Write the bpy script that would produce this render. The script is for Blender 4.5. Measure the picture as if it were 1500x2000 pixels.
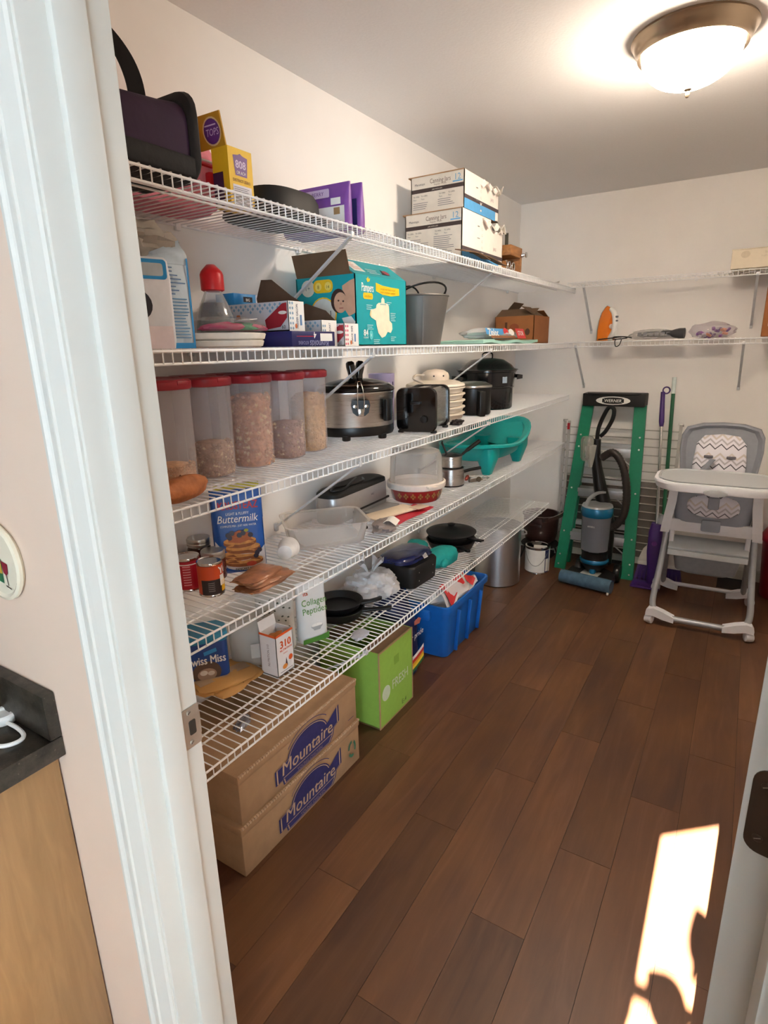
import bpy, bmesh, math, random
from mathutils import Matrix, Vector, noise
PI = math.pi
random.seed(7)
for o in list(bpy.data.objects): bpy.data.objects.remove(o)
SC = bpy.context.scene
COL = SC.collection

# ------------------------------------------------------------------ camera, world, sun, exposure
def cam_matrix(yaw, pitch, roll):
    cy, sy, cp, sp, cr, sr = math.cos(yaw), math.sin(yaw), math.cos(pitch), math.sin(pitch), math.cos(roll), math.sin(roll)
    f = Vector((sy*cp, cy*cp, -sp)); r0 = Vector((cy, -sy, 0)); u0 = r0.cross(f)
    r = r0*cr + u0*sr; u = u0*cr - r0*sr
    m = Matrix((r, u, -f)).transposed()
    return m.to_4x4()
cam = bpy.data.cameras.new('camera'); camo = bpy.data.objects.new('camera', cam); COL.objects.link(camo)
cam.sensor_fit = 'VERTICAL'; cam.sensor_height = 36.0; cam.lens = 1128.8/2000*36.0; cam.clip_start = 0.02
camo.matrix_world = Matrix.Translation((0, 0, 1.512)) @ cam_matrix(-0.55903, 0.27514, -0.02303)
SC.camera = camo

w = bpy.data.worlds.new('daylight'); SC.world = w; w.use_nodes = True
bg = w.node_tree.nodes['Background']; bg.inputs[0].default_value = (0.66, 0.84, 1.0, 1); bg.inputs[1].default_value = 11.3
sl = bpy.data.lights.new('sun', 'SUN'); sl.energy = 300.0; sl.angle = 0.0045; sl.color = (1.0, 0.97, 0.93)
so = bpy.data.objects.new('sun', sl); COL.objects.link(so)
SUN = Vector((0.04, 1.0, -0.5)).normalized()
so.rotation_euler = SUN.to_track_quat('-Z', 'Y').to_euler()
VS = SC.view_settings
SC.display_settings.display_device = 'sRGB'
VS.view_transform = 'Standard'; VS.look = 'None'; VS.gamma = 1.0; VS.use_curve_mapping = False; VS.exposure = 0.61
LAMP_STRENGTH = 71.0

# ------------------------------------------------------------------ materials
def lin(h):
    h = h.lstrip('#'); c = [int(h[i:i+2], 16)/255 for i in (0, 2, 4)]
    return tuple((x/12.92 if x <= .04045 else ((x+.055)/1.055)**2.4) for x in c) + (1,)
MC = {}
def M(h, rough=.5, metal=0.0, var=.06, scale=40, bump=0.0, coat=0.0, alpha=1.0, trans=0.0, ior=1.45, spec=.5):
    """principled material with faint procedural tone variation (and optional relief)"""
    k = (h, rough, metal, var, scale, bump, coat, alpha, trans)
    if k in MC: return MC[k]
    m = bpy.data.materials.new('mat_'+h.strip('#')+'_%d' % len(MC)); m.use_nodes = True
    nt = m.node_tree; b = nt.nodes['Principled BSDF']
    b.inputs['Roughness'].default_value = rough; b.inputs['Metallic'].default_value = metal
    b.inputs['Coat Weight'].default_value = coat; b.inputs['Alpha'].default_value = alpha
    b.inputs['Transmission Weight'].default_value = trans; b.inputs['IOR'].default_value = ior
    b.inputs['Specular IOR Level'].default_value = spec
    c = lin(h); b.inputs['Base Color'].default_value = c
    if var or bump:
        tc = nt.nodes.new('ShaderNodeTexCoord'); n = nt.nodes.new('ShaderNodeTexNoise')
        n.inputs['Scale'].default_value = scale; n.inputs['Detail'].default_value = 3
        nt.links.new(tc.outputs['Object'], n.inputs['Vector'])
        if var:
            r = nt.nodes.new('ShaderNodeValToRGB')
            r.color_ramp.elements[0].position = .3; r.color_ramp.elements[1].position = .7
            r.color_ramp.elements[0].color = tuple(x*(1-var) for x in c[:3])+(1,)
            r.color_ramp.elements[1].color = tuple(min(1, x*(1+var)) for x in c[:3])+(1,)
            nt.links.new(n.outputs['Fac'], r.inputs[0]); nt.links.new(r.outputs[0], b.inputs['Base Color'])
        if bump:
            bp = nt.nodes.new('ShaderNodeBump'); bp.inputs['Strength'].default_value = bump; bp.inputs['Distance'].default_value = .01
            nt.links.new(n.outputs['Fac'], bp.inputs['Height']); nt.links.new(bp.outputs[0], b.inputs['Normal'])
    MC[k] = m; return m
def nodes_mat(name):
    m = bpy.data.materials.new(name); m.use_nodes = True
    return m, m.node_tree, m.node_tree.nodes['Principled BSDF']
def clear_plastic(name, tint, opac, rough=.15, rim=.3):
    """thin clear or milky plastic: mostly transparent, some diffuse body, some gloss"""
    m = bpy.data.materials.new(name); m.use_nodes = True; nt = m.node_tree
    b = nt.nodes['Principled BSDF']; out = nt.nodes['Material Output']
    b.inputs['Base Color'].default_value = lin(tint); b.inputs['Roughness'].default_value = rough
    t = nt.nodes.new('ShaderNodeBsdfTransparent'); mx = nt.nodes.new('ShaderNodeMixShader')
    t.inputs[0].default_value = tuple(.7+.3*x for x in lin(tint)[:3])+(1,)
    lw = nt.nodes.new('ShaderNodeLayerWeight'); lw.inputs[0].default_value = .35
    ma = nt.nodes.new('ShaderNodeMath'); ma.operation = 'MULTIPLY_ADD'; ma.inputs[1].default_value = rim; ma.inputs[2].default_value = opac
    ma.use_clamp = True
    nt.links.new(lw.outputs['Facing'], ma.inputs[0]); nt.links.new(ma.outputs[0], mx.inputs[0])
    nt.links.new(t.outputs[0], mx.inputs[1]); nt.links.new(b.outputs[0], mx.inputs[2]); nt.links.new(mx.outputs[0], out.inputs[0])
    return m
def plank_mat():
    m, nt, b = nodes_mat('vinyl_wood_plank'); N = nt.nodes; L = nt.links
    tc = N.new('ShaderNodeTexCoord'); oi = N.new('ShaderNodeObjectInfo')
    mp = N.new('ShaderNodeMapping'); mp.inputs['Scale'].default_value = (14, 1.3, 14)
    ad = N.new('ShaderNodeVectorMath'); ad.operation = 'ADD'
    sc = N.new('ShaderNodeVectorMath'); sc.operation = 'SCALE'; sc.inputs['Scale'].default_value = 17
    cx = N.new('ShaderNodeCombineXYZ')
    for i in range(3): L.new(oi.outputs['Random'], cx.inputs[i])
    L.new(cx.outputs[0], sc.inputs[0]); L.new(tc.outputs['Object'], ad.inputs[0]); L.new(sc.outputs[0], ad.inputs[1]); L.new(ad.outputs[0], mp.inputs[0])
    n1 = N.new('ShaderNodeTexNoise'); n1.inputs['Scale'].default_value = 1.6; n1.inputs['Detail'].default_value = 7; n1.inputs['Roughness'].default_value = .62; n1.inputs['Distortion'].default_value = .9
    L.new(mp.outputs[0], n1.inputs['Vector'])
    mp2 = N.new('ShaderNodeMapping'); mp2.inputs['Scale'].default_value = (3, 1.1, 3); L.new(ad.outputs[0], mp2.inputs[0])
    n2 = N.new('ShaderNodeTexNoise'); n2.inputs['Scale'].default_value = 2.0; n2.inputs['Detail'].default_value = 3; L.new(mp2.outputs[0], n2.inputs['Vector'])
    r = N.new('ShaderNodeValToRGB'); e = r.color_ramp.elements
    e[0].position = .28; e[0].color = lin('#563525'); e[1].position = .75; e[1].color = lin('#8a6047')
    x = e.new(.52); x.color = lin('#704931')
    L.new(n1.outputs['Fac'], r.inputs[0])
    r2 = N.new('ShaderNodeValToRGB'); e = r2.color_ramp.elements
    e[0].position = .36; e[0].color = lin('#5e4032'); e[1].position = .66; e[1].color = lin('#875c3a'); L.new(n2.outputs['Fac'], r2.inputs[0])
    mx = N.new('ShaderNodeMixRGB'); mx.inputs[0].default_value = .5; L.new(r.outputs[0], mx.inputs[1]); L.new(r2.outputs[0], mx.inputs[2])
    hs = N.new('ShaderNodeHueSaturation'); mr = N.new('ShaderNodeMapRange')
    mr.inputs['To Min'].default_value = .53; mr.inputs['To Max'].default_value = .79
    L.new(oi.outputs['Random'], mr.inputs[0]); L.new(mr.outputs[0], hs.inputs['Value']); L.new(mx.outputs[0], hs.inputs['Color'])
    L.new(hs.outputs[0], b.inputs['Base Color']); b.inputs['Roughness'].default_value = .42; b.inputs['Specular IOR Level'].default_value = .35
    bp = N.new('ShaderNodeBump'); bp.inputs['Strength'].default_value = .15; bp.inputs['Distance'].default_value = .003
    L.new(n1.outputs['Fac'], bp.inputs['Height']); L.new(bp.outputs[0], b.inputs['Normal'])
    return m
def counter_mat():
    m, nt, b = nodes_mat('dark_speckled_laminate'); N = nt.nodes; L = nt.links
    tc = N.new('ShaderNodeTexCoord')
    n = N.new('ShaderNodeTexNoise'); n.inputs['Scale'].default_value = 30; n.inputs['Detail'].default_value = 8; n.inputs['Roughness'].default_value = .7
    v = N.new('ShaderNodeTexNoise'); v.inputs['Scale'].default_value = 220; v.inputs['Detail'].default_value = 2
    L.new(tc.outputs['Object'], n.inputs[0]); L.new(tc.outputs['Object'], v.inputs[0])
    r = N.new('ShaderNodeValToRGB'); e = r.color_ramp.elements; e[0].position = .35; e[0].color = lin('#15130f'); e[1].position = .75; e[1].color = lin('#4a443b')
    L.new(n.outputs['Fac'], r.inputs[0])
    r2 = N.new('ShaderNodeValToRGB'); e = r2.color_ramp.elements; e[0].position = .68; e[0].color = (0, 0, 0, 1); e[1].position = .76; e[1].color = lin('#7a7265')
    L.new(v.outputs['Fac'], r2.inputs[0])
    a = N.new('ShaderNodeMixRGB'); a.blend_type = 'ADD'; a.inputs[0].default_value = .5; L.new(r.outputs[0], a.inputs[1]); L.new(r2.outputs[0], a.inputs[2])
    L.new(a.outputs[0], b.inputs['Base Color']); b.inputs['Roughness'].default_value = .3
    return m
def oak_mat(name, c0, c1, sc=(3, 3, .35)):
    m, nt, b = nodes_mat(name); N = nt.nodes; L = nt.links
    tc = N.new('ShaderNodeTexCoord'); mp = N.new('ShaderNodeMapping'); mp.inputs['Scale'].default_value = sc
    n = N.new('ShaderNodeTexNoise'); n.inputs['Scale'].default_value = 14; n.inputs['Detail'].default_value = 6; n.inputs['Distortion'].default_value = 1.2
    r = N.new('ShaderNodeValToRGB'); r.color_ramp.elements[0].position = .35; r.color_ramp.elements[1].position = .7
    r.color_ramp.elements[0].color = lin(c0); r.color_ramp.elements[1].color = lin(c1)
    L.new(tc.outputs['Object'], mp.inputs[0]); L.new(mp.outputs[0], n.inputs[0]); L.new(n.outputs['Fac'], r.inputs[0]); L.new(r.outputs[0], b.inputs['Base Color'])
    b.inputs['Roughness'].default_value = .4
    return m
def brushed(name, h, rough=.3, sc=(1, 1, 60)):
    m, nt, b = nodes_mat(name); N = nt.nodes; L = nt.links
    b.inputs['Base Color'].default_value = lin(h); b.inputs['Metallic'].default_value = 1
    tc = N.new('ShaderNodeTexCoord'); mp = N.new('ShaderNodeMapping'); mp.inputs['Scale'].default_value = sc
    n = N.new('ShaderNodeTexNoise'); n.inputs['Scale'].default_value = 12; n.inputs['Detail'].default_value = 3
    mr = N.new('ShaderNodeMapRange'); mr.inputs['To Min'].default_value = rough-.06; mr.inputs['To Max'].default_value = rough+.08
    L.new(tc.outputs['Object'], mp.inputs[0]); L.new(mp.outputs[0], n.inputs[0]); L.new(n.outputs['Fac'], mr.inputs[0]); L.new(mr.outputs[0], b.inputs['Roughness'])
    return m
def emit(name, h, s):
    m, nt, b = nodes_mat(name); b.inputs['Base Color'].default_value = lin('#fff4e0')
    b.inputs['Emission Color'].default_value = lin(h); b.inputs['Emission Strength'].default_value = s; return m

WALL = M('#f5f2ee', .85, var=.015, scale=6, bump=.02)
CEIL = M('#f5f4f3', .9, var=.015, scale=120, bump=.05)
TRIM = M('#cdcbc3', .5, var=0)
KWALL = M('#dac3b0', .8, var=.015, scale=6)
WIRE = M('#eeeeee', .35, var=.02)
STEELW = M('#d6d8da', .4, metal=.3, var=.03)
CARD = M('#a2805f', .85, var=.07, scale=25)
CARDIN = M('#6d543d', .9, var=.07, scale=25)
CARDL = M('#b08c68', .85, var=.06, scale=25)
BLACK = M('#0d0d0e', .35, var=.05)
BLKM = M('#141414', .6, var=.08)
BLKG = M('#08080a', .1, var=.02, coat=.5)
WHITE = M('#efeeea', .5, var=.02)
PAPER = M('#e8e6e0', .75, var=.02)
GREYT = M('#77787c', .8, var=.02)
NAVY = M('#1c2452', .5, var=.05)
RED = M('#c01f2a', .45, var=.04)
STEEL = brushed('brushed_steel', '#c9c5c0', .28)
CHROME = M('#d8d8d8', .12, metal=1, var=.02)
ALU = brushed('aluminium', '#d2d4d8', .34)
INK = M('#22222a', .7, var=0)
PLANK = plank_mat()

# ------------------------------------------------------------------ mesh helpers
def TR(x=0, y=0, z=0): return Matrix.Translation((x, y, z))
def RX(a): return Matrix.Rotation(a, 4, 'X')
def RY(a): return Matrix.Rotation(a, 4, 'Y')
def RZ(a): return Matrix.Rotation(a, 4, 'Z')
def rrect(w, h, r, n=4):
    p = []
    r = min(r, w/2-1e-5, h/2-1e-5)
    for cx, cy, a0 in ((w/2-r, h/2-r, 0), (-w/2+r, h/2-r, 90), (-w/2+r, -h/2+r, 180), (w/2-r, -h/2+r, 270)):
        for i in range(n+1):
            a = math.radians(a0+90*i/n); p.append((cx+r*math.cos(a), cy+r*math.sin(a)))
    return p
def ell(rx, ry, n=20, cx=0, cy=0):
    return [(cx+rx*math.cos(2*PI*i/n), cy+ry*math.sin(2*PI*i/n)) for i in range(n)]
TXT = {}
def text_geo(s, shear):
    k = (s, shear)
    if k in TXT: return TXT[k]
    c = bpy.data.curves.new('t', 'FONT'); c.body = s; c.size = 1; c.resolution_u = 2; c.shear = shear
    o = bpy.data.objects.new('t', c); COL.objects.link(o)
    dg = bpy.context.evaluated_depsgraph_get(); dg.update()
    me = bpy.data.meshes.new_from_object(o.evaluated_get(dg))
    v = [tuple(x.co) for x in me.vertices]; f = [tuple(p.vertices) for p in me.polygons]
    bpy.data.objects.remove(o); bpy.data.curves.remove(c); bpy.data.meshes.remove(me)
    TXT[k] = (v, f); return TXT[k]
class MB:
    def __init__(s): s.v = []; s.f = []; s.m = []; s.sm = []; s.mats = []
    def mi(s, m):
        if m not in s.mats: s.mats.append(m)
        return s.mats.index(m)
    def add(s, v, f, mat, smooth=False, T=None):
        b = len(s.v); k = s.mi(mat)
        s.v += [tuple(T @ Vector(p)) if T is not None else tuple(p) for p in v]
        for q in f: s.f.append(tuple(i+b for i in q)); s.m.append(k); s.sm.append(smooth)
        return s
    def box(s, x0, x1, y0, y1, z0, z1, mat, bev=0, T=None, seg=2):
        if bev <= 0:
            v = [(x0, y0, z0), (x1, y0, z0), (x1, y1, z0), (x0, y1, z0), (x0, y0, z1), (x1, y0, z1), (x1, y1, z1), (x0, y1, z1)]
            return s.add(v, [(3, 2, 1, 0), (4, 5, 6, 7), (0, 1, 5, 4), (1, 2, 6, 5), (2, 3, 7, 6), (3, 0, 4, 7)], mat, False, T)
        bm = bmesh.new(); bmesh.ops.create_cube(bm, size=1)
        for p in bm.verts: p.co = Vector(((x0+x1)/2+p.co.x*(x1-x0), (y0+y1)/2+p.co.y*(y1-y0), (z0+z1)/2+p.co.z*(z1-z0)))
        bev = min(bev, .49*min(x1-x0, y1-y0, z1-z0))
        bmesh.ops.bevel(bm, geom=list(bm.edges), offset=bev, segments=seg, profile=.5, affect='EDGES')
        bm.verts.index_update()
        bm.normal_update(); V = [p.co[:] for p in bm.verts]
        fl = [[q.index for q in f.verts] for f in bm.faces if max(abs(f.normal.x), abs(f.normal.y), abs(f.normal.z)) > .9999]
        sm = [[q.index for q in f.verts] for f in bm.faces if max(abs(f.normal.x), abs(f.normal.y), abs(f.normal.z)) <= .9999]
        b0 = len(s.v); s.add(V, fl, mat, False, T); k = s.mi(mat)
        for q in sm: s.f.append(tuple(i+b0 for i in q)); s.m.append(k); s.sm.append(True)
        bm.free(); return s
    def loft(s, rings, mat, smooth=True, T=None, c0=True, c1=True, close=True):
        n = len(rings[0]); v = [p for r in rings for p in r]; f = []
        for i in range(len(rings)-1):
            for j in range(n if close else n-1):
                k = (j+1) % n; f.append((i*n+j, i*n+k, (i+1)*n+k, (i+1)*n+j))
        s.add(v, f, mat, smooth, T)
        if c0: s.add(rings[0], [tuple(range(n-1, -1, -1))], mat, False, T)
        if c1: s.add(rings[-1], [tuple(range(n))], mat, False, T)
        return s
    def lathe(s, prof, mat, n=28, T=None, sx=1, sy=1, sq=0, c0=True, c1=True, smooth=True):
        """profile of (r, z); sq > 0 squares the section"""
        rings = []
        for r, z in prof:
            ring = []
            for i in range(n):
                a = 2*PI*i/n; c, t = math.cos(a), math.sin(a)
                k = 1.0 if not sq else (abs(c)**(2+sq)+abs(t)**(2+sq))**(-1/(2+sq))
                ring.append((r*c*k*sx, r*t*k*sy, z))
            rings.append(ring)
        return s.loft(rings, mat, smooth, T, c0, c1)
    def tube(s, pts, r, mat, n=8, T=None, closed=False, cap=True):
        P = [Vector(p) for p in pts]; rings = []; up = None; m = len(P)
        for i, p in enumerate(P):
            a = P[(i-1) % m] if (closed or i > 0) else p; b = P[(i+1) % m] if (closed or i < m-1) else p
            d = (b-a).normalized()
            if up is None: up = d.orthogonal().normalized()
            up = (up-d*up.dot(d)).normalized(); q = d.cross(up)
            rr = r[i] if isinstance(r, (list, tuple)) else r
            rings.append([tuple(p+(up*math.cos(2*PI*j/n)+q*math.sin(2*PI*j/n))*rr) for j in range(n)])
        if closed: rings.append(rings[0])
        return s.loft(rings, mat, True, T, cap and not closed, cap and not closed)
    def ribbon(s, pts, side, w, t, mat, T=None):
        """flat strap: rectangle section w along side, thickness t"""
        P = [Vector(p) for p in pts]; rings = []; sd = Vector(side).normalized()
        for i, p in enumerate(P):
            d = (P[min(i+1, len(P)-1)]-P[max(i-1, 0)]).normalized(); nn = d.cross(sd).normalized()
            rings.append([tuple(p+sd*a*w/2+nn*b*t/2) for a, b in ((-1, -1), (1, -1), (1, 1), (-1, 1))])
        return s.loft(rings, mat, False, T)
    def prism(s, poly, z0, z1, mat, T=None, smooth=False):
        n = len(poly); v = [(x, y, z0) for x, y in poly]+[(x, y, z1) for x, y in poly]
        s.add(v, [(i, (i+1) % n, (i+1) % n+n, i+n) for i in range(n)], mat, smooth, T)
        return s.add(v, [tuple(range(n-1, -1, -1)), tuple(range(n, 2*n))], mat, False, T)
    def flat(s, poly, mat, T=None, z=0): return s.add([(x, y, z) for x, y in poly], [tuple(range(len(poly)))], mat, False, T)
    def text(s, t, x, y, size, mat, T=None, z=0, bold=0.0, shear=0.0, align='c', maxw=None, sx=1.0, up=1):
        v, f = text_geo(t, shear)
        if not v: return s
        x0 = min(p[0] for p in v); x1 = max(p[0] for p in v); k = size
        wd = (x1-x0)*k*sx
        if maxw and wd > maxw: sx *= maxw/wd; wd = maxw
        ox = {'c': -wd/2, 'l': 0, 'r': -wd}[align]
        for q, (dx, dy) in enumerate(((0, 0),) if bold <= 0 else ((-bold, 0), (bold, 0), (0, bold))):
            s.add([(x+up*(ox+(p[0]-x0)*k*sx+dx*k*sx*.8), y+up*(p[1]+dy*.8)*k, z+q*.00003) for p in v], f, mat, False, T)
        return s
    def sheet(s, fn, nu, nv, t, mat, T=None, smooth=True):
        """curved sheet of thickness t from fn(u, v)"""
        P = [[Vector(fn(i/nu, j/nv)) for j in range(nv+1)] for i in range(nu+1)]
        top = []; bot = []
        for i in range(nu+1):
            for j in range(nv+1):
                du = P[min(i+1, nu)][j]-P[max(i-1, 0)][j]; dv = P[i][min(j+1, nv)]-P[i][max(j-1, 0)]
                nn = du.cross(dv); nn = nn.normalized() if nn.length > 1e-9 else Vector((0, 0, 1))
                top.append(tuple(P[i][j]+nn*t/2)); bot.append(tuple(P[i][j]-nn*t/2))
        k = nv+1; N = len(top); f = []
        for i in range(nu):
            for j in range(nv):
                a, b, c, d = i*k+j, (i+1)*k+j, (i+1)*k+j+1, i*k+j+1
                f.append((a, b, c, d)); f.append((N+d, N+c, N+b, N+a))
        per = [i*k for i in range(nu+1)]+[nu*k+j for j in range(1, nv+1)]+[i*k+nv for i in range(nu-1, -1, -1)]+[j for j in range(nv-1, 0, -1)]
        for q in range(len(per)):
            a, b = per[q], per[(q+1) % len(per)]; f.append((a, N+a, N+b, b))
        return s.add(top+bot, f, mat, smooth, T)
    def lump(s, sx, sy, sz, mat, cr=.1, seed=0, nu=28, nv=16, fl=None, p=2.0, T=None, fr=2.0, smooth=True):
        """noisy rounded blob, half-sizes sx, sy, sz; p squares it; fl flattens the bottom"""
        rings = []
        for j in range(nv+1):
            th = PI*(j+.0001)/(nv+.0002); ring = []
            for i in range(nu):
                a = 2*PI*i/nu; d = Vector((math.sin(th)*math.cos(a), math.sin(th)*math.sin(a), -math.cos(th)))
                k = (abs(d.x)**p+abs(d.y)**p+abs(d.z)**p)**(-1/p)
                k *= 1+cr*noise.fractal(d*fr+Vector((seed*3.1, seed*1.7, seed)), 1.0, 2.0, 3)
                q = Vector((d.x*k*sx, d.y*k*sy, d.z*k*sz))
                if fl is not None and q.z < -fl: q.z = -fl
                ring.append(tuple(q))
            rings.append(ring)
        return s.loft(rings, mat, smooth, T)
    def bag(s, w, d, h, mat, top=.006, cr=.004, seed=1, n=8, T=None, topw=1.0, belly=.25, fr=14):
        """stand-up pouch: front normal is +x, width along y"""
        rings = []
        for i in range(n*2+1):
            t = i/(n*2)
            e = min(1, t/.06); k = (1-t)**.55 if t > belly else (1-belly)**.55*(.86+.14*e)
            dd = max(top, d*k/((1-belly)**.55)); ww = w*(1-(1-topw)*t)*(.96+.04*e)
            ring = []
            for x, y in rrect(dd, ww, dd*.45, 5):
                q = Vector((x, y, t*h)); nz = noise.noise_vector(Vector((x*3, y, t*h))*fr+Vector((seed*5.3, seed, 0)))
                ring.append((x+nz.x*cr*min(1, t*5), y+nz.y*cr*.4, max(0, t*h+(nz.z*cr if t > .9 else 0))))
            rings.append(ring)
        return s.loft(rings, mat, True, T)
    def grains(s, pts, r, mat, seed=0):
        """octahedral grains"""
        rnd = random.Random(seed)
        for p in pts:
            q = r*rnd.uniform(.75, 1.2); R = Matrix.Rotation(rnd.uniform(0, 6), 3, Vector((rnd.random(), rnd.random(), rnd.random()+.1)).normalized())
            v = [Vector(p)+R @ Vector(d)*q for d in ((1, 0, 0), (-1, 0, 0), (0, 1, 0), (0, -1, 0), (0, 0, 1), (0, 0, -1))]
            s.add([tuple(x) for x in v], [(0, 2, 4), (2, 1, 4), (1, 3, 4), (3, 0, 4), (2, 0, 5), (1, 2, 5), (3, 1, 5), (0, 3, 5)], mat, True)
        return s
def obj(name, mb, parent=None, label=None, kind=None, loc=None, rot=None):
    me = bpy.data.meshes.new(name); me.from_pydata(mb.v, [], mb.f)
    for m in mb.mats: me.materials.append(m)
    me.polygons.foreach_set('material_index', mb.m); me.polygons.foreach_set('use_smooth', mb.sm)
    me.validate(); me.update()
    bm = bmesh.new(); bm.from_mesh(me); bmesh.ops.recalc_face_normals(bm, faces=list(bm.faces)) if len(bm.faces) < 20000 else None
    bm.to_mesh(me); bm.free()
    if any(mb.sm): me.set_sharp_from_angle(angle=math.radians(42))
    o = bpy.data.objects.new(name, me); COL.objects.link(o)
    if parent is not None: o.parent = parent
    if loc: o.location = loc
    if rot: o.rotation_euler = rot
    if label: o['label'] = label
    if kind: o['kind'] = kind
    return o
def thing(name, label, cat, loc=(0, 0, 0), rz=0, group=None):
    o = bpy.data.objects.new(name, None); o.empty_display_size = .05; COL.objects.link(o)
    o.location = loc; o.rotation_euler = (0, 0, rz); o['label'] = label; o['category'] = cat
    if group: o['group'] = group
    return o
def tag(o, label, cat, group=None):
    o['label'] = label; o['category'] = cat
    if group: o['group'] = group
    return o
def struct(name, mb, label=None): return obj(name, mb, None, label, 'structure')
def face(o, ang, tilt=0):
    """frame on an upright face at point o whose outward normal points at ang degrees: x right, y up, z out"""
    a = math.radians(ang); n = Vector((math.cos(a), math.sin(a), 0)); r = Vector((-n.y, n.x, 0)); u = Vector((0, 0, 1))
    m = Matrix((r, u, n)).transposed().to_4x4(); m.translation = Vector(o)
    return m @ RX(-math.radians(tilt))
def top(o, ang=0):
    """frame on a horizontal top at o; x right turned by ang degrees"""
    return TR(*o) @ RZ(math.radians(ang))
def prt(T, items, e=.0004):
    """flat print: items stacked by a hair"""
    mb = MB()
    for i, it in enumerate(items):
        z = e*(1+i*.35); k = it[0]
        if k == 'r': mb.flat([(it[1], it[2]), (it[3], it[2]), (it[3], it[4]), (it[1], it[4])], it[5], T, z)
        elif k == 'p': mb.flat(it[1], it[2], T, z)
        elif k == 'e': mb.flat(ell(it[3], it[4], 20, it[1], it[2]), it[5], T, z)
        elif k == 't': mb.text(it[1], it[2], it[3], it[4], it[5], T, z, **(it[6] if len(it) > 6 else {}))
        elif k == 'rr': mb.flat([(x+(it[1]+it[3])/2, y+(it[2]+it[4])/2) for x, y in rrect(it[3]-it[1], it[4]-it[2], it[5])], it[6], T, z)
    return mb
def lines(x0, x1, y0, n, dy, h, mat, seed=0, ragged=.4):
    """rows of fine print too small to read"""
    r = random.Random(seed)
    return [('r', x0, y0-i*dy, x1-(x1-x0)*r.uniform(0, ragged), y0-i*dy+h, mat) for i in range(n)]
def arc(cx, cz, r, a0, a1, n, y=0): return [(cx+r*math.cos(math.radians(a0+(a1-a0)*i/n)), y, cz+r*math.sin(math.radians(a0+(a1-a0)*i/n))) for i in range(n+1)]
def spline(P, n=8):
    P = [Vector(p) for p in P]; out = []
    for i in range(len(P)-1):
        a, b, c, d = P[max(i-1, 0)], P[i], P[i+1], P[min(i+2, len(P)-1)]
        for k in range(n):
            t = k/n; out.append(tuple(.5*((2*b)+(c-a)*t+(2*a-5*b+4*c-d)*t*t+(3*b-a-3*c+d)*t**3)))
    out.append(tuple(P[-1])); return out
def copy_tree(o, parent=None, label=None, loc=None, rz=None):
    c = o.copy(); COL.objects.link(c); c.parent = parent
    if label: c['label'] = label
    if loc: c.location = loc
    if rz is not None: c.rotation_euler = (0, 0, rz)
    for ch in list(o.children): copy_tree(ch, c)
    return c

# ------------------------------------------------------------------ the setting
XL, XR, YF, YK, YB, H = -1.483, .92, .530, .414, 4.234, 2.44
JL, JR, HEAD = -.697, .080, 2.035
struct('floor', MB().box(-3.2, 2.7, -2.6, 4.4, -.12, -.0035, M('#241812', .8)))
FLOOR = bpy.data.objects['floor']
PW, PL = .152, .914
pm = MB().box(-PW/2+.0006, PW/2-.0006, -PL/2+.0006, PL/2-.0006, -.0034, 0, PLANK, 0)
pm0 = obj('plank', pm, FLOOR); first = True
for i in range(-11, 8):
    x = -.02+PW*(i+.5); off = ((i*0.371) % 1)*PL
    if x > XR+.07 or x < XL-.07: continue
    for j in range(-1, 5):
        y = j*PL+off-.1
        if y < -.35 or y > YB+PL/2: continue
        a, b = max(y-PL/2, -2), min(y+PL/2, YB)
        if b-a < .05: continue
        o = pm0 if first else pm0.copy()
        if not first: COL.objects.link(o)
        first = False; o.parent = FLOOR; o.location = (x, (a+b)/2, 0); o.scale = (1, (b-a)/PL, 1)
struct('wall_left', MB().box(XL-.1, XL, YK, YB+.1, 0, H, WALL))
struct('wall_back', MB().box(XL-.1, XR+.1, YB, YB+.1, 0, H, WALL))
struct('wall_right', MB().box(XR, XR+.1, YK, YB+.1, 0, H, WALL))
wf = MB().box(-3.2, JL-.02, YK, YF, 0, H, KWALL).box(JR+.02, 2.7, YK, YF, 0, H, KWALL).box(JL-.02, JR+.02, YK, YF, HEAD+.02, H, KWALL)
struct('wall_front', wf)
struct('ceiling', MB().box(-3.2, 2.7, -2.6, YB+.1, H, H+.1, CEIL))
bbp = [(0, 0), (.014, 0), (.014, .062), (.010, .075), (.006, .082), (0, .084)]
def baseboard(name, T, L):
    mb = MB(); mb.loft([[(p[0], s, p[1]) for p in bbp] for s in (0, L)], TRIM, False, T); return struct(name, mb)
baseboard('baseboard_left', TR(XL, YF, 0), YB-YF)
baseboard('baseboard_back', TR(XL, YB, 0) @ RZ(-PI/2), XR-XL)
baseboard('baseboard_right', TR(XR, YB, 0) @ RZ(PI), YB-YF)
# door frame: casing, jambs with stops, head
cp = [(-.760, YK), (-.760, .3985), (-.757, .3955), (-.752, .3955), (-.7495, .399), (-.747, .4005), (-.737, .400), (-.734, .398), (-.7315, .3985), (-.730, .4015), (-.722, .403), (-.712, .4055), (-.706, .407), (-.702, .410), (-.702, YK)]
mb = MB(); mb.loft([[(x, y, z) for x, y in cp] for z in (0, HEAD+.06)], TRIM, False); struct('trim_1', mb)
mb = MB(); mb.loft([[(-x+JL+JR, y, z) for x, y in cp] for z in (0, HEAD+.06)], TRIM, False); struct('trim_4', mb)
mb = MB(); mb.box(JL-.02, JL, YK-.0005, YF, 0, HEAD, TRIM, .0015); mb.box(JL-.003, JL+.011, .449, .4925, 0, HEAD, TRIM, .003)
jl = struct('trim_2', mb)
mb = MB(); mb.box(JR, JR+.02, YK-.0005, YF, 0, HEAD, TRIM, .0015); mb.box(JR-.011, JR+.003, .449, .4925, 0, HEAD, TRIM, .003)
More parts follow.
